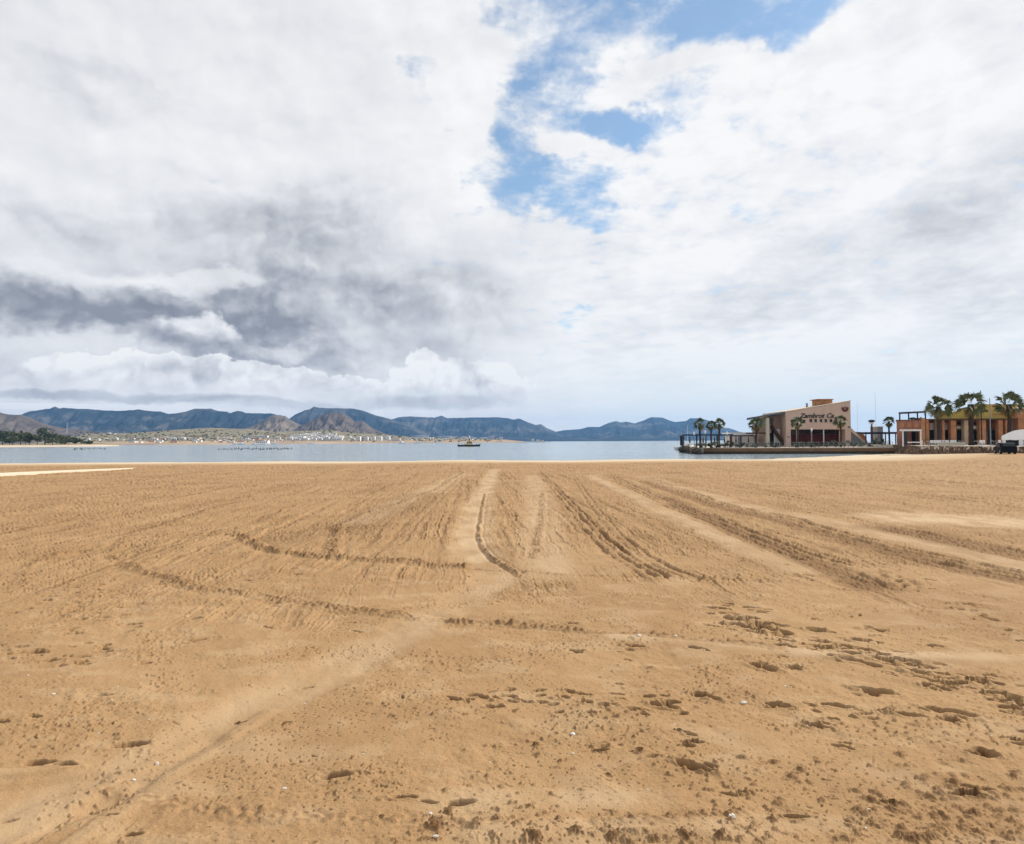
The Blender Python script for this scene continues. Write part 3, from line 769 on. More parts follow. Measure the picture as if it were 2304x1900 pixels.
p_left = [(-260, 940), (-150, 925), (-60, 935), (20, 945), (53, 931), (66, 926), (95, 922), (114, 919), (124, 915), (133, 919), (144, 918), (171, 920), (200, 921), (238, 924), (275, 925), (312, 921.5),
          (332, 925), (361, 926.5), (380, 932), (400, 930), (419, 926.5), (438, 920), (476, 920), (489, 925), (508, 926.5), (518, 930), (533, 925), (544, 926), (552, 930), (611, 931), (630, 936), (660, 948), (700, 965), (740, 985)]
p_mid = [(600, 990), (630, 960), (653, 941), (666, 932), (685, 924), (698, 921), (706, 915.5), (719, 918), (760, 919), (798, 920), (821, 926), (845, 935), (874, 942), (900, 950), (940, 965), (980, 985)]
p_far = [(840, 980), (865, 950), (882, 944), (897, 939), (923, 937), (950, 939), (978, 940), (994, 935.5), (1005, 941), (1064, 940), (1121, 939), (1146, 942), (1155, 944.5), (1168, 942), (1187, 950), (1205, 956.5), (1218, 955), (1231, 964), (1251, 972), (1275, 983), (1290, 992)]
p_right = [(1190, 992), (1225, 980), (1251, 972), (1268, 968.5), (1305, 966), (1323, 961), (1349, 961), (1369, 952), (1386, 948), (1397, 951), (1410, 949), (1428, 953), (1450, 945.5), (1465, 939), (1491, 940), (1506, 946.6),
           (1520, 950), (1542, 948), (1554, 941.5), (1575, 941.5), (1589, 945), (1610, 952), (1631, 963), (1641, 963.5), (1651, 967), (1662, 971), (1690, 979), (1712, 989)]
range_mesh(p_left, 5200, 1900, 1500, shaded_scrub, 3, nu=420)
range_mesh(p_mid, 5800, 1500, 1500, shaded_scrub, 9)
range_mesh(p_far, 6800, 1800, 1500, shaded_scrub_far, 15)
range_mesh(p_right, 7400, 2300, 1200, shaded_scrub_far, 21)
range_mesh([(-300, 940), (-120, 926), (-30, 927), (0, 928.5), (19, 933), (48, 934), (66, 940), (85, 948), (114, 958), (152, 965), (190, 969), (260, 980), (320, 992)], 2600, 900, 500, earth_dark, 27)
range_mesh([(470, 990), (520, 975), (560, 962), (590, 950), (604, 939), (613, 935), (628, 934), (643, 937), (655, 946), (672, 956), (700, 966), (740, 985)], 3300, 700, 500, earth, 33)
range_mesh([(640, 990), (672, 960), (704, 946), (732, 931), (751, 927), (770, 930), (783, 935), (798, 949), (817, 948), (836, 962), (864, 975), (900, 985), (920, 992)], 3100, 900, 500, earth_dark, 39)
range_mesh([(150, 990), (190, 976), (280, 975), (340, 972), (380, 968), (420, 966), (470, 963), (560, 966), (620, 972), (680, 970), (740, 968), (800, 975), (860, 978), (930, 984), (1010, 986), (1080, 988), (1140, 991)], 2100, 640, 500, plain_m, 45, gully=0.15)

exec_rest = True

# ------------------------------------------------------------------ materials of the built things
M = dict(
    pink=mat('pink render', (0.58, 0.415, 0.325), .9, .10, .6), pinkd=mat('pink render weathered', (0.43, 0.30, 0.235), .9, .12, .6),
    cream=mat('cream render', (0.56, 0.48, 0.38), .9, .10, .8), white=mat('white paint', (0.74, 0.72, 0.70), .7, .06, 1.0),
    whitewall=mat('white render', (0.66, 0.62, 0.58), .9, .10, .5), orange=mat('orange render', (0.40, 0.19, 0.090), .9, .35, .8),
    brick=mat('red brown render', (0.30, 0.135, 0.09), .9, .5, .5), yellow=mat('yellow render', (0.54, 0.38, 0.10), .9, .12, .8),
    dark=mat('dark glass', (0.018, 0.018, 0.022), .15, .3, 1.0, spec=.5), red=mat('dark red shutter', (0.085, 0.012, 0.012), .6, .5, .7),
    navy=mat('navy painted steel', (0.018, 0.022, 0.045), .5, .2, 1.0), black=mat('black metal', (0.012, 0.012, 0.014), .45, .2, 1.0),
    grey=mat('grey metal', (0.20, 0.21, 0.23), .5, .15, 1.0), brown=mat('dark brown timber', (0.075, 0.035, 0.022), .8, .3, 2.0),
    roof=mat('grey roof sheet', (0.10, 0.115, 0.13), .6, .15, 1.0), rust=mat('rust red letter paint', (0.10, 0.022, 0.018), .6, .2, 2.0),
    bark=mat('palm bark', (0.050, 0.030, 0.020), .95, .35, 6.0, .6, 20.0), frond=mat('palm frond', (0.030, 0.044, 0.016), .6, .5, 1.5, col2=(0.13, 0.15, 0.055)),
    dry=mat('dry palm frond', (0.20, 0.15, 0.05), .9, .35, 3.0), leaf=mat('dark shrub leaf', (0.020, 0.034, 0.012), .75, .5, 1.2, col2=(0.065, 0.085, 0.030)),
    pine=mat('pine needle', (0.020, 0.032, 0.012), .8, .5, .5, col2=(0.075, 0.092, 0.035)), olive=mat('olive leaf', (0.05, 0.062, 0.026), .8, .5, .5, col2=(0.12, 0.125, 0.055)),
    paving=mat('pale paving', (0.50, 0.44, 0.36), .9, .12, .5), quay=mat('brown quay concrete', (0.20, 0.110, 0.055), .9, .2, .7, .4, 3.0),
    algae=mat('wet weedy concrete', (0.045, 0.028, 0.012), .6, .35, 1.2, .4, 4.0), rock=mat('dark rock', (0.07, 0.062, 0.045), .9, .4, 1.2, .8, 4.0),
    tyre=mat('tyre rubber', (0.012, 0.012, 0.012), .9, .2, 4.0), rim=mat('wheel rim', (0.35, 0.36, 0.37), .35, .1, 3.0, metal=.8),
    blackcar=mat('black car paint', (0.008, 0.009, 0.011), .5, .2, 1.0, spec=.06), vanpaint=mat('white van paint', (0.80, 0.80, 0.79), .35, .04, 1.0, spec=.5),
    glass=mat('grey tinted glass', (0.03, 0.036, 0.036), .25, .3, 1.0, spec=.25), lamp=mat('lamp glass', (0.8, 0.8, 0.8), .3, .03, 1.0),
    tan=mat('tan stone', (0.42, 0.31, 0.21), .9, .2, .4), tile=mat('terracotta tile', (0.33, 0.15, 0.085), .9, .25, 1.0),
    shell=mat('white shell', (0.66, 0.62, 0.55), .5, .06, 30.0), pale_green=mat('pale green glass', (0.33, 0.40, 0.36), .15, .2, 1.0, spec=.5),
    steel=mat('pale aluminium', (0.55, 0.57, 0.60), .4, .05, 1.0, metal=.3), blindp=mat('pale pink blind', (0.52, 0.40, 0.38), .8, .1, 1.0))

# rubble: stones as cells in the material and real bulges in the mesh
def rubble_material():
    m = bpy.data.materials.new('rubble stone'); m.use_nodes = True
    nt = m.node_tree; b = nt.nodes['Principled BSDF']; L = nt.links.new
    tcn = nt.nodes.new('ShaderNodeTexCoord'); v = nt.nodes.new('ShaderNodeTexVoronoi'); L(tcn.outputs['Object'], v.inputs['Vector']); v.inputs['Scale'].default_value = 2.6
    r = nt.nodes.new('ShaderNodeValToRGB'); sp = nt.nodes.new('ShaderNodeSeparateColor'); L(v.outputs['Color'], sp.inputs[0]); L(sp.outputs[0], r.inputs[0])
    e = r.color_ramp.elements; e[0].position = 0; e[0].color = (0.055, 0.035, 0.022, 1); e[1].position = 1; e[1].color = (0.24, 0.15, 0.09, 1)
    x = e.new(.5); x.color = (0.13, 0.078, 0.045, 1)
    L(r.outputs[0], b.inputs['Base Color']); b.inputs['Roughness'].default_value = .95
    bp = nt.nodes.new('ShaderNodeBump'); bp.invert = True; bp.inputs['Strength'].default_value = 1.0; bp.inputs['Distance'].default_value = .12
    L(v.outputs['Distance'], bp.inputs['Height']); L(bp.outputs[0], b.inputs['Normal'])
    return m
M['rubble'] = rubble_material()

def bx(px0, px1, py0, py1, Y, mb=None, depth=0.2):
    """box whose front face stands at depth Y"""
    mb = mb or MB(); pm = (px0+px1)/2
    return mb.box(at(px0, (py0+py1)/2, Y).x, at(px1, (py0+py1)/2, Y).x, Y, Y+depth, at(pm, py1, Y).z, at(pm, py0, Y).z)
def bxr(px0, px1, py0, py1, Y, mb=None, depth=0.2):
    """block whose plan widens with depth, its side walls splayed"""
    mb = mb or MB(); pm = (px0+px1)/2; z0, z1 = at(pm, py1, Y).z, at(pm, py0, Y).z
    P = [(at(p, 990, y).x, y) for p, y in ((px0, Y), (px1, Y), (px1, Y+depth), (px0, Y+depth))]
    return mb.prismz(P, z0, z1)
def splay(poly, Y, d, mb=None):
    """outline of photo points swept back from depth Y, its sides opening with depth"""
    mb = mb or MB(); n = len(poly); i = len(mb.v); zs = [at(x, y, Y).z for x, y in poly]
    mb.v += [(at(p[0], 990, Y).x, Y, z) for p, z in zip(poly, zs)] + [(at(p[0], 990, Y+d).x, Y+d, z) for p, z in zip(poly, zs)]
    mb.f.append(tuple(i+k for k in range(n))); mb.f.append(tuple(i+n+k for k in reversed(range(n))))
    for k in range(n): mb.f.append((i+k, i+n+k, i+n+(k+1) % n, i+(k+1) % n))
    return mb
XP = lambda px, Y: at(px, 990, Y).x
ZP = lambda px, py, Y: at(px, py, Y).z

# ------------------------------------------------------------------ jetty and promenade
DECK = 0.5
def pt(px, Y): return (XP(px, Y), Y)
fr = [pt(1534, 160), pt(1562, 134), pt(1700, 131), pt(1860, 129), pt(2012, 126)]
jet = thing('jetty', 'long brown concrete jetty with a dark wet foot under the pink building', 'jetty', (fr[2][0], fr[2][1], WATER_Z))
back = [pt(2012, 210), pt(1534, 210)]
MB().prismz(fr+back, 0.12, DECK).build('deck', M['paving'], jet)
def offset(pts, d): return [(x, y-d) for x, y in pts]
MB().prismz(offset(fr, .25)+[(x, y) for x, y in reversed([(p[0], p[1]+2) for p in fr])], -0.22, DECK-0.13).build('quay_wall', M['quay'], jet)
MB().prismz(offset(fr, .33)+[(x, y) for x, y in reversed([(p[0], p[1]+2) for p in fr])], -3.0, -0.225).build('weed_band', M['algae'], jet)
rnd = random.Random(5)
def boulder(x, y, z, s, label, group):
    mb = MB(); mb.ball((x, y, z), s*rnd.uniform(.8, 1.3), s*rnd.uniform(.8, 1.2), s*rnd.uniform(.55, .85), 9, 7, .16, rnd)
    tag(mb.build_at('rock', M['rock'], (x, y, z-s*.7)), label, 'rock', group)
for k in range(20):
    t = rnd.random(); px = 1527+t*44; Yk = 158-t*26+rnd.uniform(-1, 1.5)
    p = at(px, 1000, Yk)
    boulder(p.x, Yk-1.2, WATER_Z+rnd.uniform(.1, .8)+.3*t, rnd.uniform(.45, .95), 'dark boulder in the heap around the seaward tip of the jetty', 'boulders at the jetty tip')

PROM = 0.9
wl = [(pt(2012, 126)), pt(2045, 119), pt(2075, 113), pt(2140, 106), pt(2220, 99), pt(2304, 92), pt(2420, 86), pt(2700, 80)]
prom = MB().prismz([(x, y+.4) for x, y in wl] + [(wl[-1][0], 230), (wl[0][0], 230)], 0.3, PROM).build('pavement', M['paving']); struct(prom)
# rubble sea wall
def wall_mesh(line, z0, z1s, thick):
    mb = MB(); P = []
    for (a, b) in zip(line[:-1], line[1:]):
        n = max(2, int(math.hypot(b[0]-a[0], b[1]-a[1])/.35))
        P += [(a[0]+(b[0]-a[0])*k/n, a[1]+(b[1]-a[1])*k/n) for k in range(n)]
    P.append(line[-1]); rr_ = random.Random(9); rows = 6; V = []
    for i, (x, y) in enumerate(P):
        t = i/len(P); top = z1s(x) + rr_.uniform(-.06, .06)
        V.append([(x+rr_.uniform(-.08, .08), y - .25*(1-k/rows) + rr_.uniform(-.12, .12), z0+(top-z0)*k/rows + (rr_.uniform(-.05, .05) if 0 < k < rows else 0)) for k in range(rows+1)] + [(x, y+thick, top), (x, y+thick, z0)])
    for a, b in zip(V[:-1], V[1:]):
        for k in range(len(a)-1): mb.quad(a[k], b[k], b[k+1], a[k+1])
    return mb
sw = wall_mesh(wl, -1.2, lambda x: 0.55+0.5*float(ss(64, 72, np.array(x))), .5)
tag(sw.build_at('sea_wall', M['rubble'], (wl[3][0], wl[3][1], -.4)), 'rough brown rubble stone sea wall below the orange building, at the back of the sand', 'wall')

# ------------------------------------------------------------------ pink building on the jetty
Yb = 143.0
b = thing('restaurant_building', 'pink building with a steep single slope roof and dark lettering on the jetty', 'building', (XP(1840, Yb), Yb, DECK))
roofline = lambda px: 927.5 + (px-1769)*(903.0-927.5)/(1915-1769)
mb = MB()
lint = 966.5
def P2(px, py): return (XP(px, Yb), ZP(px, py, Yb))
mb.prism([P2(1769, lint), P2(1915, lint), P2(1915, roofline(1915)), P2(1769, roofline(1769))], Yb, Yb+13)
bx(1769, 1779.5, lint, 1006.5, Yb, mb, 13); bx(1902.5, 1915, lint, 1006.5, Yb, mb, 13)
mb.box(XP(1779.5, Yb), XP(1902.5, Yb), Yb+2.6, Yb+13, DECK-.05, ZP(1840, lint, Yb))
wall = mb.build('wall', M['pink'], b)
mb = MB()
mb.prism([P2(1768.3, roofline(1769)), P2(1915.8, roofline(1915)), P2(1915.8, roofline(1915)-1.6), P2(1768.3, roofline(1769)-1.6)], Yb-.12, Yb+13.2)
cop = mb.build('roof', M['cream'], b)
mb = bx(1841, 1873, 899, 914, Yb+3, None, 3.0); mb.build('chimney', M['orange'], cop)
bx(1838.5, 1876, 898, 899.8, Yb+2.7, None, 3.6).build('chimney_cap', M['orange'], cop)
c = at(1815.5, 914, Yb+4); MB().tube([(c.x, c.y, c.z-.8), (c.x, c.y, ZP(1815.5, 909, Yb+4))], [.2, .2], 10).tube([(c.x, c.y, ZP(1815.5, 909, Yb+4)), (c.x, c.y, ZP(1815.5, 908, Yb+4))], [.27, .27], 10).build('vent_pipe', M['grey'], cop)
# ground floor: dark red shutters behind posts, pale lintel
for k, (p0, p1) in enumerate([(1780, 1809), (1809.4, 1823), (1823.4, 1853), (1853.4, 1880), (1880.4, 1902)]):
    q = bx(p0, p1, 978, 1002, Yb+2.3, None, .25)
    q.build('shutter', M['red'], b)
    bx(p0+.6, p1-.6, 968, 977.4, Yb+2.35, None, .2).build('window', M['dark'], b)
for px in (1793, 1826.5, 1853.7, 1889.5):
    bx(px-1, px+1, lint, 1006, Yb+.3, None, .2).build('post', M['pinkd'] if px not in (1853.7,) else M['whitewall'], b)
for px in (1825, 1836, 1848, 1858.7, 1870.3, 1882):
    f_ = MB(); x0, x1 = XP(px-2.6, Yb), XP(px+2.6, Yb); z0, z1 = ZP(px, 950.2, Yb), ZP(px, 943.4, Yb)
    for q in ((x0-.1, x1+.1, z1, z1+.1), (x0-.1, x1+.1, z0-.1, z0), (x0-.1, x0, z0, z1), (x1, x1+.1, z0, z1)): f_.box(q[0], q[1], Yb-.06, Yb+.03, q[2], q[3])
    fo = f_.build('window', M['pinkd'], b); MB().box(x0, x1, Yb-.012, Yb+.02, z0, z1).build('pane', M['dark'], fo)
for p0, p1 in ((1780, 1790.5), (1800.5, 1812)):
    f_ = MB(); x0, x1 = XP(p0, Yb), XP(p1, Yb); z0, z1 = ZP(p0, 951.5, Yb), ZP(p0, 945, Yb)
    for q in ((x0-.1, x1+.1, z1, z1+.1), (x0-.1, x1+.1, z0-.1, z0), (x0-.1, x0, z0, z1), (x1, x1+.1, z0, z1)): f_.box(q[0], q[1], Yb-.06, Yb+.03, q[2], q[3])
    fo = f_.build('window', M['pinkd'], b); MB().box(x0, x1, Yb-.012, Yb+.02, z0, z1).build('pane', M['dark'], fo)
bx(1909, 1914.5, 960.3, 962, Yb-.25, None, .25).build('canopy', M['navy'], b)
# lettering and emblem
cu = bpy.data.curves.new('sign_lettering', 'FONT'); cu.body = 'Zambrot Ca'; cu.shear = .34; cu.extrude = .05; cu.offset = .014
cu.size = 1.35; cu.space_character = .97
tmp = bpy.data.objects.new('lettering_curve', cu); COL.objects.link(tmp)
bpy.context.view_layer.update()
lm = bpy.data.meshes.new_from_object(tmp.evaluated_get(bpy.context.evaluated_depsgraph_get()))
bpy.data.objects.remove(tmp); lm.name = 'sign_lettering'
let = bpy.data.objects.new('sign_lettering', lm); COL.objects.link(let); let.parent = b
lm.materials.clear(); lm.materials.append(M['black'])
let.location = Vector((XP(1799.5, Yb), Yb-.06, ZP(1800, 940.8, Yb))) - b.location; let.rotation_euler = (math.pi/2, 0, 0); let.scale = (1.08, 1.0, 1.0)
mb = MB(); cx, cz = XP(1902.5, Yb), ZP(1902.5, 919.5, Yb); Rm = .72
for a0 in range(-30, 211, 15):
    a, a2 = R(180+a0), R(180+a0+15)
    if a0 >= 205: break
    w0, w1 = [.16+.26*max(0, math.sin(q-math.pi)) for q in (a, a2)]
    o0 = (cx+Rm*math.cos(a), cz+Rm*math.sin(a)); o1 = (cx+Rm*math.cos(a2), cz+Rm*math.sin(a2))
    i0 = (cx+(Rm-w0)*math.cos(a), cz+(Rm-w0)*math.sin(a)); i1 = (cx+(Rm-w1)*math.cos(a2), cz+(Rm-w1)*math.sin(a2))
    mb.prism([o0, o1, i1, i0], Yb-.07, Yb-.001)
for dx_, h_ in ((-.36, .30), (0, .62), (.36, .30)):
    mb.prism([(cx+dx_-.09, cz-.45), (cx+dx_+.09, cz-.45), (cx+dx_+.11, cz+h_*.3), (cx+dx_, cz+h_), (cx+dx_-.11, cz+h_*.3)], Yb-.075, Yb-.002)
mb.build('emblem', M['rust'], b)
# left wing, its roof slab, column and open stair
Yw = Yb+3.5
mb = MB()
def PW(px, py): return (XP(px, Yw), ZP(px, py, Yw))
mb.prism([PW(1731, 1005), PW(1769, 1005), PW(1769, 932), PW(1731, 938)], Yw, Yw+9)
mb.prism([PW(1695, 975), PW(1731, 975), PW(1731, 956), PW(1695, 957)], Yw-1.2, Yw+.6)
mb.build('wing_wall', M['pinkd'], b)
mb = MB(); Yr = Yb+.3
q_ = []
for Y_, e_ in ((Yr, 0), (Yr+9, 0)):
    q_.append([(XP(1681, Y_), Y_, ZP(1681, 943.5, Yr)), (XP(1768, Yr), Y_, ZP(1768, 931, Yr)), (XP(1768, Yr), Y_, ZP(1768, 926.5, Yr)), (XP(1681, Y_), Y_, ZP(1681, 941, Yr))])
mb.quad(*q_[0]); mb.quad(*q_[1][::-1])
for k in range(4): mb.quad(q_[0][k], q_[1][k], q_[1][(k+1) % 4], q_[0][(k+1) % 4])
mb.build('wing_roof', M['roof'], b)
bx(1725, 1731.3, 941, 1006, Yb+.5, None, .9).build('column', M['cream'], b)
bx(1694, 1724.5, 944.5, 955.8, Yw-.4, None, .12).build('terrace_window', M['pale_green'], b)
for px in (1694, 1704, 1714):
    bx(px-.5, px+.5, 944, 956, Yw-.55, None, .1).build('window_frame', M['grey'], b)
bx(1686, 1725.5, 973.5, 976.5, Yb+1.0, None, 2.2).build('terrace_beam', M['brown'], b)
bx(1759, 1765.5, 946.8, 951.2, Yw-.05, None, .1).build('window', M['rust'], b)
bx(1732, 1740.5, 940, 1004, Yw-.12, None, .1).build('doorway', M['dark'], b)
mb = MB(); ns = 13
for k in range(ns):
    t0, t1 = k/ns, (k+1)/ns
    p0, p1 = 1738+t0*29, 1738+t1*29; y = 957+t0*43
    bx(p0, p1+.6, y, y+6.5, Yb+1.0, mb, 1.3)
mb.build('stair', M['brown'], b)
bx(1741.5, 1755, 966, 1004, Yw-.03-1.0, None, .12).build('pale_wall', M['whitewall'], b)
bx(1771.5, 1777, 982, 985, Yb-.05, None, .05).build('plaque', M['grey'], b)
# outdoor stair on the right
mb = MB(); ns = 14
for k in range(ns):
    t0, t1 = k/ns, (k+1)/ns
    p0, p1 = 1916+t0*34, 1916+t1*34
    mb.box(XP(p0, Yb+1), XP(p1, Yb+1), Yb+1.3, Yb+3.4, DECK, ZP(p0, 966+t0*36, Yb+1))
st = mb.build('side_stair', M['grey'], b)
def slab(pts, Y, d, m, nm, par): MB().prism([(XP(x, Y), ZP(x, y, Y)) for x, y in pts], Y, Y+d).build(nm, m, par)
slab([(1915.4, 971), (1951, 1003), (1951, 998), (1915.4, 962.5)], Yb+1, .28, M['cream'], 'parapet', st)
slab([(1922, 972), (1953, 998), (1946, 980), (1938, 972.5)], Yb+3.5, .3, M['orange'], 'back_parapet', st)

# ------------------------------------------------------------------ leafy things
def leaf_mass(mb, c, rx, ry, rz, n, size, rr_, gaps=0.35):
    """leaf-sized faces spread through clumps of uneven size"""
    cl = []
    for k in range(max(6, int(n/34))):
        u = Vector((rr_.gauss(0, 1), rr_.gauss(0, 1), rr_.gauss(0, 1))).normalized()*rr_.uniform(.25, .9)
        cl.append((c[0]+u.x*rx, c[1]+u.y*ry, c[2]+u.z*rz, rr_.uniform(.22, .46)))
    for k in range(n):
        q = rr_.choice(cl)
        d = Vector((rr_.gauss(0, 1), rr_.gauss(0, 1), rr_.gauss(0, 1))).normalized()*(q[3]*rr_.random()**.4)
        p = Vector((q[0]+d.x*rx, q[1]+d.y*ry, q[2]+d.z*rz))
        a = Vector((rr_.uniform(-1, 1), rr_.uniform(-1, 1), rr_.uniform(-1, 1))).normalized(); t = a.orthogonal().normalized()
        a *= size*rr_.uniform(.6, 1.3); t *= size*rr_.uniform(.4, .8)
        mb.quad(p-a, p-t, p+a, p+t)
def shrub(x, y, z, w, h, m, label, group, seed, size=.13):
    rr_ = random.Random(seed)
    t = thing('shrub', label, 'shrub', (x, y, z), group)
    mb = MB(); leaf_mass(mb, (x, y, z+h*.55), w/2, w/2.4, h*.55, 260, size, rr_); mb.build('foliage', m, t)
    mb = MB()
    for k in range(5):
        a = rr_.uniform(0, 6.28); mb.tube([(x, y, z-.05), (x+math.cos(a)*w*.2, y+math.sin(a)*w*.2, z+h*.6)], [.04, .015], 5)
    mb.build('stem', M['bark'], t)
def tree(x, y, z, w, h, m, label, group, seed, kind='round_tree', trunk=.35, size=.6, n=520):
    rr_ = random.Random(seed)
    t = thing(kind, label, 'tree', (x, y, z), group)
    mb = MB(); leaf_mass(mb, (x, y, z+h*(.5+trunk*.4)), w/2, w/2.2, h*(.5-trunk*.35), n, size, rr_); mb.build('crown', m, t)
    mb = MB(); tw = max(.15, h*.03)
    mb.tube([(x, y, z-.2), (x+h*.02, y, z+h*.3), (x, y, z+h*.75)], [tw, tw*.75, tw*.3], 8)
    for k in range(5):
        a = rr_.uniform(0, 6.28); z0 = z+h*rr_.uniform(.25, .5)
        mb.tube([(x, y, z0), (x+math.cos(a)*w*.3, y+math.sin(a)*w*.3, z0+h*.25)], [tw*.45, tw*.12], 5)
    mb.build('trunk', M['bark'], t)
def palm(px, Y, base_z, cpy, r_px, label, seed, group, nf=26, skirt=.5, lean=0.0, trunk_r=.2, droop=.35):
    rr_ = random.Random(seed)
    c = at(px, cpy, Y); L = r_px*Y/F
    b0 = Vector((c.x+lean, Y, base_z))
    t = thing('fan_palm', label, 'palm tree', tuple(b0), group)
    mb = MB(); n = 14; pts = []; rad = []
    for k in range(n+1):
        s = k/n
        pts.append((b0.x+(c.x-b0.x)*s + .05*math.sin(s*5+seed), Y+.04*math.sin(s*7), base_z-.05+(c.z-base_z+.05)*s))
        rad.append(trunk_r*(1.35-.45*min(1, s*4)+.10*(k % 2)*(s > .1)+(.35 if s > .82 else 0)))
    mb.tube(pts, rad, 10).build('trunk', M['bark'], t, True)
    def frond(mb, el, az, Lf, spread=.95, blades=12, dr=droop):
        d = Vector((math.cos(el)*math.cos(az), math.cos(el)*math.sin(az), math.sin(el)))
        side = d.cross(Vector((0, 0, 1)));  side = side.normalized() if side.length > .05 else Vector((1, 0, 0))
        upv = side.cross(d).normalized()
        p0 = c + d*L*.08; hub = c + d*Lf*.42 - Vector((0, 0, 1))*Lf*.04
        w = side*.022
        mb.quad(p0-w, p0+w, hub+w, hub-w)
        roll = rr_.uniform(-1.3, 1.3)
        sd = side*math.cos(roll) + upv*math.sin(roll); nrm = upv*math.cos(roll) - side*math.sin(roll)
        for q in range(blades):
            a = (q/(blades-1)-.5)*2*spread
            dd = (d*math.cos(a) + sd*math.sin(a)).normalized()
            ln = Lf*.58*(.66+.34*math.cos(a))*rr_.uniform(.85, 1.1)
            cr_ = dd.cross(nrm).normalized()*ln*.062
            mid = hub + dd*ln*.62 + nrm*ln*.03; tip = hub + dd*ln - Vector((0, 0, 1))*ln*dr*rr_.uniform(.3, .9)
            mb.tri(hub, mid-cr_, mid+cr_); mb.tri(mid-cr_, tip, mid+cr_)
    mb = MB()
    for k in range(nf):
        s = (k+.5)/nf
        el = R(82) - s*R(118); az = k*2.399963+rr_.uniform(-.3, .3)
        frond(mb, el+R(rr_.uniform(-9, 9)), az, L*rr_.uniform(.82, 1.08))
    mb.build('crown', M['frond'], t)
    if skirt > 0:
        mb = MB()
        for k in range(int(22*skirt)+6):
            frond(mb, R(rr_.uniform(-82, -52)), rr_.uniform(0, 6.28), L*rr_.uniform(.55, .85), .8, 9, .8)
        mb.build('dry_frond_skirt', M['dry'], t)

pg = 'fan palms along the jetty and promenade'
palm(1575, 136, DECK, 954, 17, 'leftmost of the three palms standing close together on the jetty tip', 1, pg, skirt=.3, trunk_r=.22)
palm(1600, 138, DECK, 957, 14, 'middle one of the three palms standing close together on the jetty tip', 2, pg, skirt=.3, trunk_r=.17)
palm(1618, 136.5, DECK, 954, 16, 'rightmost of the three palms standing close together on the jetty tip', 3, pg, skirt=.3, trunk_r=.19)
palm(1701, 135, DECK, 955, 20, 'broad palm in front of the open terrace at the left end of the pink building', 4, pg, skirt=.9, trunk_r=.2)
palm(1794, 134, DECK, 952, 17, 'palm in front of the left half of the lettering on the pink building', 5, pg, skirt=.5, trunk_r=.17)
palm(1891, 134, DECK, 948, 18, 'palm in front of the right half of the pink building, below its emblem', 6, pg, skirt=.3, trunk_r=.17)
palm(2000, 133, DECK, 949, 15, 'small palm with yellow dead fronds, left of the orange building', 7, pg, skirt=1.3, trunk_r=.17)
palm(2111, 113, PROM, 916, 34, 'dense dark palm at the left end of the yellow upper storey', 8, pg, nf=30, skirt=.2, trunk_r=.30, droop=.6)
palm(2184, 112, PROM, 910, 37, 'tall thick trunked palm in the middle of the yellow facade', 9, pg, nf=24, skirt=.3, trunk_r=.38)
palm(2270, 113, PROM, 910, 36, 'palm rising behind the white canopy at the right edge', 10, pg, nf=24, skirt=.2, trunk_r=.34)

rnd = random.Random(21)
for k, (px, w, h) in enumerate([(1578, 2.4, 1.1), (1598, 2.2, .9), (1612, 2.8, 1.3), (1629, 2.2, 1.0), (1641, 2.0, 1.4), (1664, 3.0, .9), (1700, 3.2, .8), (1723, 2.2, .9), (1748, 2.6, .9), (1790, 2.6, 1.1), (1806, 2.6, 1.0), (1824, 2.6, 1.2), (1842, 2.4, 1.0), (1860, 2.6, 1.1), (1880, 2.8, 1.2), (1900, 2.6, 1.3), (1920, 2.6, 1.1), (1937, 2.2, 1.0), (1955, 2.0, .8), (1985, 1.4, .6)]):
    Yk = 132.6; shrub(XP(px, Yk), Yk, DECK, w, h, M['leaf'], 'low dark green shrub in the planting along the edge of the jetty', 'shrubs along the jetty edge', 100+k)
for k, (px, w, h) in enumerate([(1968, 1.5, 1.5), (1976, 1.6, 1.7), (1985, 1.5, 1.4)]):
    shrub(XP(px, 140), 140, DECK, w, h+.4, M['leaf'], ['tall bush under the disc topped lamp', 'tallest bush beside the disc topped lamp, second of three', 'tall bush left of the small yellow skirted palm'][k], 'tall bushes left of the orange building', 140+k)

# ------------------------------------------------------------------ jetty furniture
Yp = 137.0
pr = thing('pergola', 'dark blue open pergola with thin posts over the jetty tip', 'pergola', (XP(1600, Yp), Yp, DECK))
bx(1535, 1650, 977.5, 980.5, Yp, None, .2).build('beam', M['navy'], pr)
bx(1535, 1650, 977.6, 980.4, Yp+5, None, .2).build('beam', M['navy'], pr)
bx(1648.5, 1697, 979.5, 982.3, Yp+.3, None, .2).build('beam', M['navy'], pr)
for px in (1537, 1568, 1588.5, 1614, 1645, 1667.5, 1699.5):
    bx(px-(1.3 if px != 1645 else 2.4), px+(1.3 if px != 1645 else 2.4), 980.4, 1007, Yp+.01, None, .25).build('post', M['navy'] if px != 1645 else M['brown'], pr)
for px in (1535, 1568, 1614, 1645):
    bx(px-1, px+1, 980.4, 1006, Yp+5.01, None, .2).build('post', M['navy'], pr)
pav = thing('pavilion', 'white flat roofed pavilion behind the pergola, left of the pink building', 'building', (XP(1672, 150), 150, DECK))
bx(1646, 1700, 981, 1005, 150, None, 5).build('wall', M['whitewall'], pav); bx(1643, 1703, 973.5, 979.5, 149.5, None, 6).build('roof', M['white'], pav)
bx(1661, 1665, 984, 1005, 149.9, None, .2).build('door', M['grey'], pav)
sc = thing('screen', 'black slatted screen closing the seaward end of the jetty pergola', 'screen', (XP(1533, 141), 141, DECK))
bx(1530.5, 1533.5, 981, 1003, 141, None, .2).build('post', M['black'], sc)
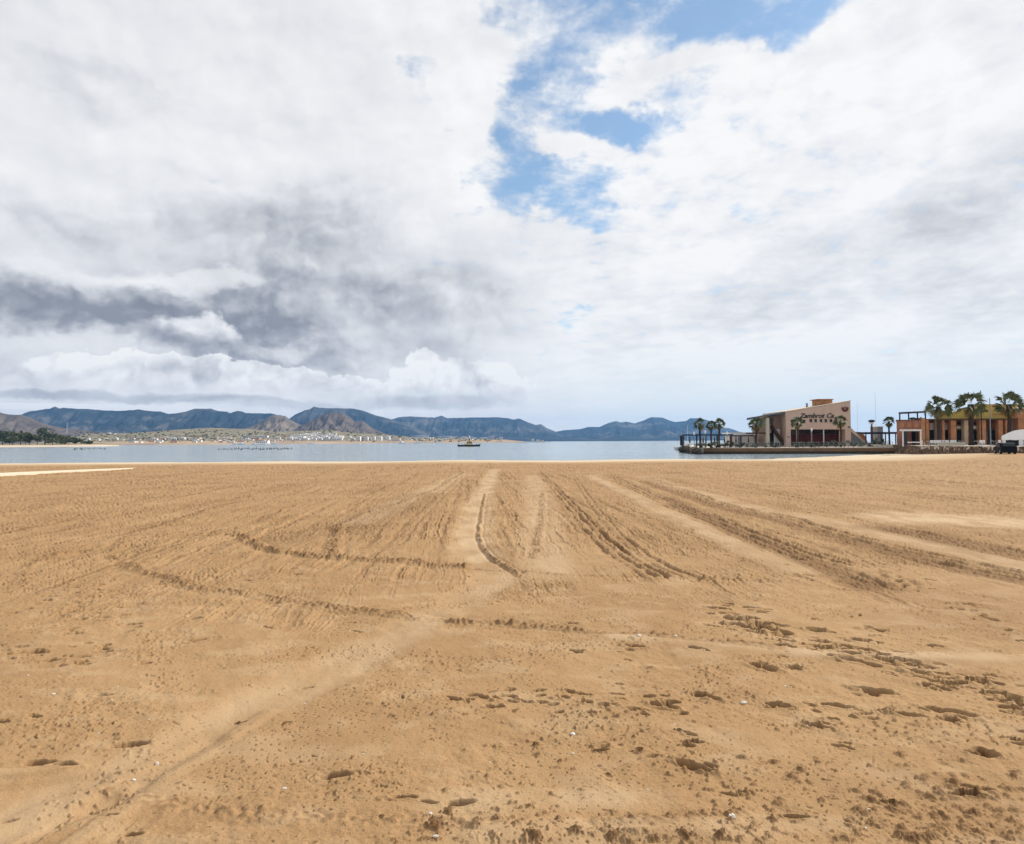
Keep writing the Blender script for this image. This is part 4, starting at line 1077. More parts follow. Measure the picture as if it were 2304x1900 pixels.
for k in range(6): bx(1533.5, 1540, 984+k*3, 986+k*3, 141.03, None, .1).build('slat', M['black'], sc)
def parasol(px, Y, label):
    x = XP(px, Y); t = thing('closed_parasol', label, 'parasol', (x, Y, DECK), 'closed parasols on the jetty tip')
    MB().tube([(x, Y, DECK), (x, Y, DECK+2.3)], [.035, .03], 6).build('pole', M['grey'], t)
    MB().tube([(x, Y, DECK+.95), (x, Y, DECK+1.1), (x, Y, DECK+1.6), (x, Y, DECK+2.35)], [.10, .17, .14, .03], 9).build('canopy', M['brown'], t)
    MB().tube([(x, Y, DECK), (x, Y, DECK+.08)], [.3, .26], 10).build('base', M['grey'], t)
for k, px in enumerate((1552, 1582, 1608, 1630, 1656, 1684)): parasol(px, 138.5+(k % 2)*1.4, 'closed brown parasol standing among the tables under the jetty pergola')
for k, px in enumerate((1556, 1573, 1594, 1606, 1624, 1650, 1674, 1688)):
    Yk = 136.2+(k % 3)*.8; x = XP(px, Yk)
    t = thing('table', 'dark square table on the jetty tip terrace beneath the pergola', 'table', (x, Yk, DECK), 'dark tables on the jetty tip')
    MB().box(x-.75, x+.75, Yk-.4, Yk+.4, DECK+.70, DECK+.76).build('tabletop', M['brown'], t)
    for sx in (-.66, .66):
        for sy in (-.33, .33): MB().box(x+sx-.04, x+sx+.04, Yk+sy-.04, Yk+sy+.04, DECK, DECK+.70).build('leg', M['black'], t)
ra = thing('railing', 'thin dark railing along the water side of the jetty', 'railing', (XP(1700, 132), 132, DECK))
npost = 40; line = [(1566, 134.6), (1700, 131.7), (1860, 129.7), (2008, 126.9)]
def on_line(px):
    for a, c in zip(line[:-1], line[1:]):
        if px <= c[0]: return a[1]+(c[1]-a[1])*(px-a[0])/(c[0]-a[0])
    return line[-1][1]
rp = [1566+442*k/npost for k in range(npost+1)]
for px in rp:
    Yk = on_line(px); x = XP(px, Yk); MB().box(x-.03, x+.03, Yk, Yk+.06, DECK, DECK+1.0).build('post', M['grey'], ra)
for z in (.5, 1.0):
    MB().tube([(XP(px, on_line(px)), on_line(px)-.01, DECK+z) for px in rp], [.028]*len(rp), 6).build('rail', M['grey'], ra)
def lamp_post(px, Y, top, base, label, cap=False, group=None):
    x = XP(px, Y); zt = ZP(px, top, Y)
    t = thing('street_lamp', label, 'lamp', (x, Y, base), group)
    MB().tube([(x, Y, base), (x, Y, base+.3), (x, Y, zt-.2)], [.11, .055, .045] if not cap else [.2, .17, .15], 8).build('pole', M['grey'] if not cap else M['navy'], t)
    if cap:
        MB().tube([(x, Y, zt-.35), (x, Y, zt-.2), (x, Y, zt+.12), (x, Y, zt+.2)], [.3, .62, .55, .2], 14).build('lamp_cap', M['navy'], t)
        MB().tube([(x, Y, zt-.75), (x, Y, zt-.55), (x, Y, zt-.35)], [.25, .55, .3], 14).build('lamp_shade', M['lamp'], t)
    else:
        MB().tube([(x, Y, zt-.65), (x, Y, zt-.55), (x, Y, zt-.1), (x, Y, zt)], [.06, .15, .17, .05], 10).build('lamp_shade', M['lamp'], t)
lamp_post(1562, 135.2, 972, DECK, 'white topped lamp nearest the jetty tip', group='small white lamps on the jetty')
lamp_post(1587, 134.8, 969, DECK, 'white topped lamp between the three palms of the jetty tip', group='small white lamps on the jetty')
lamp_post(1636, 134.3, 971.5, DECK, 'white topped lamp right of the three palms', group='small white lamps on the jetty')
lamp_post(1826.5, 133, 964, DECK, 'white topped lamp before the dark red shutters of the pink building', group='small white lamps on the jetty')
lamp_post(1962, 136, 947, DECK, 'thick lamp column with a flat disc top, right of the side stair', cap=True)
def flagpole(px, Y, top, base, r, label, m='steel'):
    x = XP(px, Y); zt = ZP(px, top, Y)
    t = thing('mast', label, 'mast', (x, Y, base))
    MB().tube([(x, Y, base), (x, Y, base+.25)], [r*2.4, r*2.4], 8).build('base', M['grey'], t); MB().tube([(x, Y, base+.25), (x, Y, zt)], [r, r*.5], 8).build('pole', M[m], t)
flagpole(1971, 150, 884, DECK, .05, 'very thin pale mast against the sky between the pink and the orange building')
flagpole(1930, 152, 902, DECK, .035, 'faint thin mast just right of the top of the pink building')
flagpole(2209, 114, 879, PROM, .11, 'dark thin pole rising above the tallest palm', 'black')
flagpole(2229, 109, 896, PROM, .10, 'grey lamp pole between the palms of the yellow facade', 'grey')

# long low pergola and fence between the two buildings
pr2 = thing('pergola', 'long low navy roofed pergola between the pink and orange buildings', 'pergola', (XP(1985, 142), 142, DECK))
bx(1946, 2022, 972.5, 977, 142, None, 3.5).build('roof', M['navy'], pr2)
for px in (1949, 1983, 1993, 2016): bx(px-.9, px+.9, 977, 1005, 142.05, None, .18).build('post', M['navy'], pr2)
pv = thing('kiosk', 'small grey block behind the low navy pergola', 'kiosk', (XP(1981, 147), 147, DECK))
bx(1975, 1987, 961, 1004, 147, None, 3).build('wall', M['grey'], pv); bx(1974, 1988, 959.5, 961, 146.8, None, 3.4).build('roof', M['white'], pv)

# ------------------------------------------------------------------ orange and yellow building
Yo = 124.0
o = thing('arcade_building', 'orange arcaded building with a yellow upper storey behind the sea wall', 'building', (XP(2160, Yo), Yo, PROM))
mb = bxr(2073, 2420, 945, 1003, Yo+3, None, 12); mb.build('wall', M['brick'], o)
for p0, p1, y in ((2073, 2082, 941), (2084, 2091, 945), (2109, 2113.5, 945), (2121, 2126, 945), (2140, 2152, 946), (2170, 2179, 943), (2205, 2219, 944), (2247, 2257, 943), (2263, 2269, 943), (2291, 2312, 919), (2335, 2345, 943), (2380, 2390, 943)):
    bx(p0, p1, y, 1003, Yo, None, .9 if p0 != 2291 else 1.2).build('pillar', M['orange'] if p0 not in (2109, 2170) else M['tan'], o)
bx(2091.2, 2290.8, 942.3, 945.6, Yo-.3, None, 3.3).build('cornice', M['brown'], o)
mb = MB(); Yy = Yo+2.2
splay(((2108, 942), (2291, 942), (2291, 911), (2205, 911), (2172, 920), (2150, 928), (2108, 936)), Yy, 9, mb)
up_ = mb.build('upper_storey', M['yellow'], o)
splay(((2107, 936), (2150, 928), (2172, 920), (2205, 911), (2292, 911), (2292, 909.8), (2204, 909.8), (2171, 918.8), (2149, 926.8), (2107, 934.8)), Yy-.1, 9.2).build('coping', M['yellow'], up_)
for p0, p1 in ((2202, 2223), (2234, 2246), (2243, 2254), (2272, 2286)):
    bx(p0, p1, 922.5 if p0 != 2234 else 913.5, 927.5 if p0 != 2234 else 916.5, Yy-.06, None, .1).build('window', M['brown'], up_)
bx(2234, 2256, 931, 933, Yy-.08, None, .1).build('ledge', M['orange'], up_)
# openings of the arcade: blind above, dark glass below
for p0, p1, kind in ((2092, 2108, 'p'), (2114, 2120, 'p'), (2127, 2139, 'p'), (2153, 2169, 'w'), (2180, 2204, 'w'), (2220, 2246, 'd'), (2258, 2262, 'd'), (2270, 2290, 'g'), (2313, 2334, 'd'), (2346, 2379, 'w')):
    if kind == 'p': bx(p0, p1, 952, 967.5, Yo+1.2, None, .15).build('blind', M['blindp'], o)
    if kind == 'w':
        bx(p0, p1, 950.5, 956, Yo+1.2, None, .15).build('window', M['dark'], o); bx(p0, p1, 959, 965, Yo+1.15, None, .2).build('blind', M['whitewall'], o)
    if kind == 'g': bx(p0, p1, 948, 972, Yo+1.2, None, .15).build('panel', M['grey'], o)
    bx(p0, p1, 968, 1003, Yo+1.4, None, .15).build('glass_door', M['dark'], o)
# red brown lower block with its roof frame
o2 = thing('corner_block', 'red brown block with a dark roof frame at the left end of the orange building', 'building', (XP(2045, Yo), Yo, PROM-.4))
mb = MB(); bxr(2018, 2073, 946, 967, Yo, mb, 9); bxr(2018, 2030, 967, 1004, Yo, mb, 9); bxr(2030.0, 2073, 967, 1004, Yo+2, mb, 7); mb.build('wall', M['brick'], o2)
bxr(2016.5, 2073, 944.8, 946, Yo-.15, None, 9.3).build('cornice', M['brown'], o2)
for p0, p1 in ((2034, 2042), (2052, 2060)): bx(p0, p1, 971, 1003, Yo+1.9, None, .15).build('doorway', M['dark'], o2)
for p0, p1 in ((2027, 2034), (2041, 2050), (2056, 2066)): bx(p0, p1, 953, 961, Yo-.06, None, .1).build('panel', M['orange'], o2)
rf = MB(); Yq = Yo+1
splay(((2023, 930), (2086, 927), (2086, 925), (2023, 928)), Yq, 5, rf)
rfo = rf.build('roof_frame', M['navy'], o2)
for px in (2025, 2045, 2065, 2083): bx(px-1, px+1, 928.5, 945, Yq+.1, None, .18).build('post', M['navy'], rfo)
for k, px in enumerate((2052, 2060, 2070)): shrub(XP(px, Yo+1), Yo+1, ZP(px, 945.5, Yo), 1.0, .5, M['olive'], ['potted plant on the roof of the red brown block, left of three', 'potted plant on the roof of the red brown block, middle of three', 'potted plant on the roof of the red brown block, right of three'][k], 'plants on the roof of the red brown block', 160+k)
fr_ = thing('pergola', 'white painted frame standing in front of the red brown block', 'pergola', (XP(2050, Yo-4), Yo-4, PROM-.35))
Yf = Yo-4
bx(2026, 2074, 966.5, 970.5, Yf, None, .25).build('beam', M['white'], fr_)
for px in (2032.5, 2072.5): bx(px-1, px+1, 970.5, 1005, Yf+.02, None, .2).build('post', M['white'], fr_)
bx(2046, 2072, 994.5, 997, Yf+.5, None, .6).build('counter', M['white'], fr_)
wb = thing('low_wall', 'cream low wall along the terrace in front of the arcade', 'wall', (XP(2142, 109), 109, PROM))
bx(2112, 2172, 996.5, 1003.5, 109.3, None, .3).build('wall', M['cream'], wb); bx(2111.5, 2172.5, 995.7, 996.5, 109.2, None, .5).build('coping', M['white'], wb)

# white terrace furniture
def make_chair():
    t = thing('chair', '', 'chair', (0, 0, 0), 'white chairs on the arcade terrace')
    MB().box(-.22, .22, -.22, .22, .42, .46).build('seat', M['white'], t)
    MB().box(-.22, .22, .19, .23, .46, .88).build('backrest', M['white'], t)
    for sx in (-.19, .19):
        for sy in (-.19, .19): MB().tube([(sx, sy, 0), (sx, sy, .42)], [.025, .025], 6).build('leg', M['white'], t)
    return t
def make_table():
    t = thing('table', '', 'table', (0, 0, 0), 'white tables on the arcade terrace')
    MB().tube([(0, 0, .70), (0, 0, .74)], [.45, .45], 16).build('tabletop', M['white'], t); MB().tube([(0, 0, .03), (0, 0, .70)], [.04, .04], 8).build('leg', M['grey'], t); MB().tube([(0, 0, 0), (0, 0, .03)], [.25, .25], 12).build('base', M['grey'], t)
    return t
def copy_tree(ob, parent=None):
    c_ = ob.copy(); COL.objects.link(c_)
    if parent: c_.parent = parent
    for ch in [q for q in KIDS.get(ob.name, [])]: copy_tree(ch, c_)
    return c_
KIDS = {}
def note(ob):
    KIDS[ob.name] = list(ob.children)
    for ch in ob.children: note(ch)
ch0, tb0 = make_chair(), make_table()
note(ch0); note(tb0); rnd = random.Random(31)
spots = [(2090, 111.5), (2108, 112), (2126, 112.4), (2144, 111.6), (2162, 112), (2200, 104.5), (2236, 104)]
nch = 0
for i, (px, Yk) in enumerate(spots):
    t = tb0 if i == 0 else copy_tree(tb0); t.location = (XP(px, Yk), Yk, PROM)
    t['label'] = 'round white table among white chairs on the terrace of the arcade'
    for k in range(3 if i < 5 else 2):
        c_ = ch0 if nch == 0 else copy_tree(ch0); nch += 1
        a = rnd.uniform(0, 6.28); c_.location = (XP(px, Yk)+.8*math.cos(a), Yk+.5*math.sin(a)+.1, PROM); c_.rotation_euler = (0, 0, a-math.pi/2)
        c_['label'] = 'white chair drawn up at a small table on the terrace of the arcade'

# ------------------------------------------------------------------ vehicles
def vehicle(name, label, cat, L, W, prof, glass_prof, paint, loc, rz, wheel_r, group=None, light='lamp'):
    """prof: (along, height) outline of the body seen from its side; the nose points along -Y"""
    t = thing(name, label, cat, (0, 0, 0), group)
    bev = .10
    mb = MB(); n = len(prof)
    rings = []
    for x, sh in ((-W/2, .0), (-W/2+bev*.5, 1), (W/2-bev*.5, 1), (W/2, .0)):
        k = 1 if sh else .94
        cyy = sum(p[0] for p in prof)/n; czz = sum(p[1] for p in prof)/n
        rings.append([(x*(1 if p[1] < czz*1.25 else .86), cyy+(p[0]-cyy)*k, czz+(p[1]-czz)*k) for p in prof])
    for a, b_ in zip(rings[:-1], rings[1:]):
        for q in range(n): mb.quad(a[q], b_[q], b_[(q+1) % n], a[(q+1) % n])
    i = len(mb.v); mb.v += rings[0] + rings[-1]; mb.f.append(tuple(i+q for q in reversed(range(n)))); mb.f.append(tuple(i+n+q for q in range(n)))
    mb.build('body', paint, t)
    for nm, (y0, z0, y1, z1, wd) in glass_prof.items():
        nx = Vector((0, -(z1-z0), (y1-y0))).normalized()*.03
        if nx.y > 0 and 'rear' not in nm: nx = -nx
        if 'rear' in nm and nx.y < 0: nx = -nx
        g = MB(); g.quad((-wd, y0+nx.y, z0+nx.z), (wd, y0+nx.y, z0+nx.z), (wd*.9, y1+nx.y, z1+nx.z), (-wd*.9, y1+nx.y, z1+nx.z))
        g.quad((-wd, y0-nx.y, z0-nx.z), (wd, y0-nx.y, z0-nx.z), (wd*.9, y1-nx.y, z1-nx.z), (-wd*.9, y1-nx.y, z1-nx.z)); g.build(nm, M['glass'], t)
    zs = max(p[1] for p in prof)
    for sx in (-1, 1):
        x = sx*(W/2*.955); MB().box(min(x, x+sx*.02)-.01, max(x, x+sx*.02)+.01, -L*.12, L*.32, zs*.60, zs*.86).build('side_window', M['glass'], t)
        for y in (-L*.31, L*.31):
            w_ = MB().tube([(sx*(W/2-.22), y, wheel_r), (sx*(W/2-.01), y, wheel_r)], [wheel_r, wheel_r], 18).build('wheel', M['tyre'], t)
            MB().tube([(sx*(W/2-.02), y, wheel_r), (sx*(W/2+.012), y, wheel_r)], [wheel_r*.62, wheel_r*.55], 14).build('rim', M['rim'], w_)
        MB().ball((sx*W*.36, -L/2+.03, zs*.40), .16, .07, .10, 10, 6).build('headlight', M['lamp'], t)
    MB().box(-W*.47, W*.47, -L/2-.06, -L/2+.06, .28, .50).build('bumper', M['black'], t)
    t.location = loc; t.rotation_euler = (0, 0, rz)
    return t
ct = thing('canopy', 'low white arched canopy on the promenade at the right edge, behind the black car', 'canopy', (XP(2300, 101), 101, PROM))
Yc_ = 100.0; top_ = [(2254, 981.5), (2262, 977.5), (2272, 973), (2284, 969), (2297, 967), (2312, 966), (2328, 967), (2342, 970), (2354, 975), (2362, 981)]
mb = MB(); up2 = [(XP(x, Yc_), ZP(x, y, Yc_)) for x, y in top_]; dn2 = [(x, z-.09) for x, z in up2]
splay([(x, y+1.4) for x, y in top_] + [(x, y) for x, y in reversed(top_)], Yc_, 4.5, mb)
mb.build('roof', M['vanpaint'], ct)
mb = MB(); zb = ZP(2300, 990, Yc_)
for k in range(len(up2)-1):
    (xa, za), (xb, zb2) = dn2[k], dn2[k+1]
    mb.prism([(xa, zb-.05*(k % 2)), (xb, zb-.05*((k+1) % 2)), (xb, zb2), (xa, za)], Yc_-.02, Yc_+.03)
mb.build('valance', M['vanpaint'], ct)
for p0, p1 in ((2256, 2263), (2293, 2303), (2338, 2347)): bx(p0, p1, 990.4, 1004, Yc_+.05, None, .06).build('side_panel', M['white'], ct)
for px in (2257, 2303, 2347, 2360): MB().tube([(XP(px, Yc_+.3), Yc_+.3, PROM), (XP(px, Yc_+.3), Yc_+.3, zb+.3)], [.04, .04], 7).build('pole', M['grey'], ct)
bx(2258, 2350, 990, 1004, Yc_+2.5, None, .2).build('back_panel', M['glass'], ct)
cx_, cy_ = XP(2273, 89), 90.0
vehicle('parked_car', 'black car parked on the sand at the foot of the stone sea wall', 'car', 3.9, 1.76,
        [(-1.95, .25), (1.95, .25), (1.95, .95), (1.7, 1.38), (1.3, 1.46), (-.2, 1.46), (-.95, .98), (-1.8, .84), (-1.95, .65)],
        {'windscreen': (-.93, .99, -.24, 1.42, .70), 'rear_window': (1.93, 1.0, 1.70, 1.36, .68)}, M['blackcar'], (cx_, cy_, gz(cx_, cy_)), R(158), .31)

# ------------------------------------------------------------------ boats and floats
bt = thing('work_boat', 'black flat workboat with a cream cabin and a tall dark post, alone in the bay', 'boat', (at(1055, 1000, 367).x, 367, WATER_Z))
bx_, by_ = bt.location.x, 367.0; Lh = 6.2
mb = MB(); st_ = []
for y in (-2, -1.4, 0, 1.4, 2):
    pass
hullpts = []
for s in np.linspace(-1, 1, 13):
    w = 2.0*(1-abs(s)**4*.55); top = .85 + .35*max(0, s)**2 + .15*max(0, -s)**2; bot = -.4 + .5*abs(s)**5
    hullpts.append([(bx_+s*Lh, by_-w, WATER_Z+top), (bx_+s*Lh*.96, by_-w*.85, WATER_Z+bot), (bx_+s*Lh*.96, by_+w*.85, WATER_Z+bot), (bx_+s*Lh, by_+w, WATER_Z+top)])
for a, b_ in zip(hullpts[:-1], hullpts[1:]):
    for k in range(4): mb.quad(a[k], b_[k], b_[(k+1) % 4], a[(k+1) % 4])
mb.quad(*hullpts[0]); mb.quad(*hullpts[-1][::-1]); mb.build('hull', M['black'], bt)
MB().box(bx_-2.6, bx_+2.4, by_-1.3, by_+1.3, WATER_Z+.86, WATER_Z+1.5).build('deck_box', M['cream'], bt)
cb = MB().box(bx_-1.1, bx_+1.9, by_-1.0, by_+1.0, WATER_Z+1.5, WATER_Z+2.7).build('cabin', M['yellow'], bt)
MB().box(bx_-1.3, bx_+2.1, by_-1.2, by_+1.2, WATER_Z+2.7, WATER_Z+2.82).build('roof', M['white'], cb)
for q in (-.8, .1, 1.0): MB().box(bx_+q, bx_+q+.6, by_-1.03, by_-.99, WATER_Z+1.9, WATER_Z+2.4).build('window', M['dark'], cb)
mb = MB().tube([(bx_+.2, by_, WATER_Z+2.8), (bx_+.2, by_, WATER_Z+4.4)], [.35, .26], 10); mb.build('post', M['black'], bt)
MB().tube([(bx_+.3, by_, WATER_Z+4.4), (bx_+.3, by_, WATER_Z+5.9)], [.34, .30], 10).build('lantern', M['white'], bt)
MB().tube([(bx_+.3, by_, WATER_Z+5.9), (bx_+.3, by_, WATER_Z+7.2)], [.22, .05], 8).build('lantern_cap', M['black'], bt)
for k, q in enumerate((-5.4, -3.6, 4.2)): MB().tube([(bx_+q, by_-1.4, WATER_Z+.8), (bx_+q, by_-1.4, WATER_Z+1.5)], [.12, .12], 8).build('bollard', M['black'], bt)
def make_boat():
    t = thing('moored_boat', '', 'boat', (0, 0, 0), 'white boats moored off the far town')
    mb = MB(); H_ = []
    for s in np.linspace(-1, 1, 9):
        w = 1.5*(1-max(0, s)**2.5*.95); top = 1.1+.4*max(0, s); H_.append([(s*5, -w, top), (s*4.5, -w*.6, -.2), (s*4.5, w*.6, -.2), (s*5, w, top)])
    for a, b_ in zip(H_[:-1], H_[1:]):
        for k in range(4): mb.quad(a[k], b_[k], b_[(k+1) % 4], a[(k+1) % 4])
    mb.quad(*H_[0]); mb.build('hull', M['white'], t)
    MB().prism([(-2.6, 1.1), (1.4, 1.1), (.6, 2.5), (-2.4, 2.5)], -1.0, 1.0).build('cabin', M['white'], t)
    MB().tube([(0, 0, 2.4), (0, 0, 9)], [.08, .05], 6).build('mast', M['steel'], t)
    return t
mb0 = make_boat(); note(mb0); rnd = random.Random(3)
for k, px in enumerate([574, 583, 592, 600, 530, 545, 618, 700, 905, 940, 985]):
    t = mb0 if k == 0 else copy_tree(mb0); Yk = rnd.uniform(900, 1180)
    t.location = (XP(px, Yk), Yk, WATER_Z); t.rotation_euler = (0, 0, rnd.uniform(-.5, .5)); s_ = rnd.uniform(.8, 1.3); t.scale = (s_, s_, s_)
    t['label'] = 'small white boat moored off the far town'
t = copy_tree(mb0); Yk = 190; t.location = (XP(1547, Yk), Yk, WATER_Z); t.scale = (.75, .75, .75); t.rotation_euler = (0, 0, 0)
t['label'] = 'white sailing boat with a bare mast lying behind the tip of the jetty'; del t['group']
rnd = random.Random(8)
def floater(px, Yk):
    x = XP(px, Yk); s_ = rnd.uniform(.22, .42)
    mb = MB().ball((x, Yk, WATER_Z+.08), s_, s_, s_*.8, 10, 6).tube([(x, Yk, WATER_Z+.2), (x, Yk, WATER_Z+.2+s_*1.6)], [s_*.35, s_*.2], 6)
    tag(mb.build_at('buoy', M['black'], (x, Yk, WATER_Z)), 'small dark float in the scattered lines of floats on the left of the bay', 'buoy', 'dark floats on the bay')
for k in range(34): floater(492+168*((k*0.618) % 1), rnd.choice([262, 275, 283, 290, 300])+rnd.uniform(-6, 6))
for k in range(14): floater(168+72*((k*0.618) % 1), rnd.uniform(300, 360))

# ------------------------------------------------------------------ wooded spit on the left
def strip(name, edge, secs, m):
    """land strip: edge = (px, depth) of the waterline; secs = (setback, height) of the rows behind it"""
    mb = MB(); rows = []
    for dy_, z_ in secs: rows.append([(XP(px, Yk+dy_*sc_), Yk+dy_*sc_, z_ if sc_ > .3 or z_ < 0 else z_*sc_) for px, Yk, sc_ in edge])
    for a, b_ in zip(rows[:-1], rows[1:]):
        for k in range(len(a)-1): mb.quad(a[k], a[k+1], b_[k+1], b_[k])
    return struct(mb.build(name, m))
spit_sand = mat('pale spit sand', (0.52, 0.42, 0.31), .95, .12, .05)
edge = [(-420, 540, 1), (-60, 545, 1), (0, 555, 1), (60, 560, 1), (120, 575, 1), (180, 600, .9), (230, 640, .6), (268, 700, .12)]
strip('spit_sand', edge, [(0, -1.2), (14, .2), (40, 1.0)], spit_sand)
strip('spit_ground', [(a, b_+38*c, c) for a, b_, c in edge], [(0, .9), (60, 1.8), (220, 2.2), (300, -1.5)], plain_m)
strip('far_shore', [(150, 1250, 1), (240, 1220, 1), (300, 1150, 1), (360, 1080, 1), (420, 1060, 1), (500, 1130, 1), (620, 1260, 1), (760, 1330, 1), (900, 1400, 1), (1010, 1450, 1), (1130, 1470, .8), (1180, 1480, .2)],
      [(0, -1.2), (30, 1.2), (200, 4), (500, 7)], mat('far shore earth', (0.34, 0.24, 0.15), .95, .35, .01))
tg = 'trees on the wooded spit at the left'
names = ['dark tree at the very left edge of the picture, behind the spit beach', 'rounded tree left of the tallest one on the spit', 'pale olive tree on the spit, third from the left edge', 'dark bushy tree just left of the tallest tree of the spit',
         'olive tree in front of the tallest tree of the spit', 'tallest and darkest tree of the wooded spit', 'dark tree just right of the tallest tree of the spit', 'broad green tree in the middle of the spit, right of the tallest', 'spreading dark tree towards the thin end of the spit',
         'small dark tree close to the thin end of the spit', 'low front tree near the left end of the spit beach', 'low green tree below the tallest tree of the spit', 'low dark tree above the pale beach of the spit', 'scrubby last tree at the thin end of the spit', 'wide olive tree behind the others, left of the tallest', 'wide dark tree behind the others, right of the tallest']
for k, (px, top, w, dY, m) in enumerate([(6, 968, 24, 40, 'pine'), (28, 973, 22, 45, 'olive'), (46, 971, 20, 50, 'olive'), (66, 974, 26, 45, 'pine'), (84, 978, 20, 38, 'olive'), (101, 962, 30, 50, 'pine'), (118, 973, 26, 52, 'pine'), (136, 976, 32, 50, 'olive'), (154, 981, 28, 55, 'pine'),
                                       (170, 986, 22, 50, 'pine'), (22, 984, 30, 34, 'pine'), (118, 986, 30, 36, 'olive'), (146, 988, 34, 38, 'pine'), (196, 993, 26, 34, 'pine'), (58, 980, 50, 75, 'olive'), (128, 978, 52, 80, 'pine')]):
    Yk = 575+dY+ (max(0, px-120))*.5; z0 = 1.2; zt = ZP(px, top, Yk)
    tree(XP(px, Yk), Yk, z0, w*Yk/F*1.15, zt-z0, M[m], names[k], tg, 300+k, 'pine_tree' if m == 'pine' else 'olive_tree', .25, .75, 620)

# ------------------------------------------------------------------ the far town
from mathutils.bvhtree import BVHTree
land = [ob for ob in COL.objects if ob.type == 'MESH' and ob.get('kind') == 'structure' and ob.name.split('.')[0] in ('hills', 'far_shore', 'spit_ground')]
trees_ = []
for ob in land:
    me = ob.data; trees_.append(BVHTree.FromPolygons([v.co.copy() for v in me.vertices], [tuple(p.vertices) for p in me.polygons]))
def hit(px, py):
    d = ray(px, py).normalized(); best = None
    for b_ in trees_:
        h = b_.ray_cast(Vector((0, 0, CAM_H)), d)
        if h[0] is not None and (best is None or h[3] < best[1]): best = (h[0], h[3])
    return best[0] if best else None
def make_house(kind):
    """unit house: 1 wide, 1 deep, 1 high"""
    t = thing(['flat_roofed_house', 'gabled_house', 'terraced_house'][kind], '', 'house', (0, 0, 0), 'houses of the far town')
    m = [M['white'], M['cream'], M['whitewall']][kind]
    if kind == 0:
        MB().box(-.5, .5, -.5, .5, -.3, .8).box(-.5, .1, -.3, .5, .8, 1.0).build('wall', m, t); MB().box(-.53, .53, -.53, .53, .8, .84).build('roof', M['whitewall'], t)
        wins = [(-.38, .3), (-.05, .3), (.26, .3), (.26, .62)]
    elif kind == 1:
        MB().box(-.5, .5, -.5, .5, -.3, .72).build('wall', m, t); MB().prismx([(-.56, .70), (.56, .70), (0, 1.0)], -.54, .54).build('roof', M['tile'], t)
        wins = [(-.36, .35), (.2, .35)]
    else:
        MB().box(-.5, .5, -.5, .5, -.3, .62).box(-.5, -.17, -.3, .5, .62, 1.0).box(.17, .5, -.3, .5, .62, .92).build('wall', m, t); MB().box(-.17, .17, -.3, .5, .62, .66).build('roof', M['tile'], t)
        wins = [(-.42, .25), (-.1, .25), (.24, .25), (-.4, .72)]
    for x, z in wins: MB().box(x, x+.15, -.515, -.49, z-.1, z+.13).build('window', M['dark'], t)
    return t
protos = [make_house(k) for k in range(3)]
for p in protos: note(p)
used = [False]*3
def house(px, py, wpx, hpx, kind, label, group='houses of the far town', depth=None):
    h = hit(px, py)
    if h is None: return
    t = protos[kind] if not used[kind] else copy_tree(protos[kind]); used[kind] = True
    D = h.y; w = wpx*D/F; hh = hpx*D/F
    t.location = h; t.scale = (w, depth or max(6, w*.7), hh); t.rotation_euler = (0, 0, rnd.uniform(-.25, .25)); t['label'] = label
    if group: t['group'] = group
rnd = random.Random(17)
L1 = 'pale house stepping up the slope under the brown hill across the bay'
for k in range(84):
    px = rnd.uniform(652, 770); py = 991 - rnd.random()*13*(1-abs(px-712)/130)
    house(px, py, rnd.uniform(6, 15), rnd.uniform(3.2, 5.8), rnd.choice([0, 0, 0, 0, 2]), L1, 'houses on the slope under the brown hill')
L2 = 'small house in the thin line of houses along the shore left of the slope town'
for k in range(56):
    px = rnd.uniform(300, 650); house(px, rnd.uniform(986, 997), rnd.uniform(6, 16), rnd.uniform(2.6, 4.8), rnd.choice([0, 0, 1, 2]), L2, 'houses along the left half of the far shore')
L3 = 'low house in the thin line along the shore right of the white apartment blocks'
for k in range(26):
    px = rnd.uniform(760, 885); house(px, rnd.uniform(984, 993), rnd.uniform(5, 11), rnd.uniform(2.2, 4), rnd.choice([0, 0, 2]), 'small white house between and behind the white apartment blocks across the bay', 'houses around the white apartment blocks')
for k in range(42):
    px = rnd.uniform(880, 1130); house(px, rnd.uniform(985, 992.5)+(px < 1000)*1, rnd.uniform(5, 14), rnd.uniform(2, 3.6), rnd.choice([0, 1, 2]), L3, 'houses along the right half of the far shore')
L4 = 'small white house on the plain behind the wooded spit'
for px, py, w, h in ((246, 976, 6, 2.5), (258, 979, 4, 2.5), (262, 990, 6, 5), (200, 990, 5, 4), (222, 992, 6, 4), (240, 990, 5, 3), (300, 989, 8, 3), (276, 991, 6, 3), (318, 997, 5, 3)):
    house(px, py, w, h, 0, L4, 'houses behind the wooded spit')
def block(px0, px1, top, base, label, kind='apartment_block', group='white apartment blocks on the far shore', m='white'):
    h = hit((px0+px1)/2, base)
    if h is None: return
    t = thing(kind, label, 'building', tuple(h), group); D = h.y; w = (px1-px0)*D/F; hh = (base-top)*D/F; x, y, z = h
    MB().box(x-w/2, x+w/2, y-3, y+9, z-4, z+hh*.92).box(x-w*.15, x+w*.25, y, y+6, z+hh*.92, z+hh).build('wall', M[m], t)
    n = max(2, int(w/3.2)); fl = max(1, int(hh/3))
    for i in range(n):
        for j in range(fl):
            xa = x-w/2+(i+.25)*w/n; za = z+hh*.92*(j+.35)/fl
            MB().box(xa, xa+w/n*.45, y-3.05, y-2.97, za, za+hh*.4/fl).build('window', M['dark'], t)
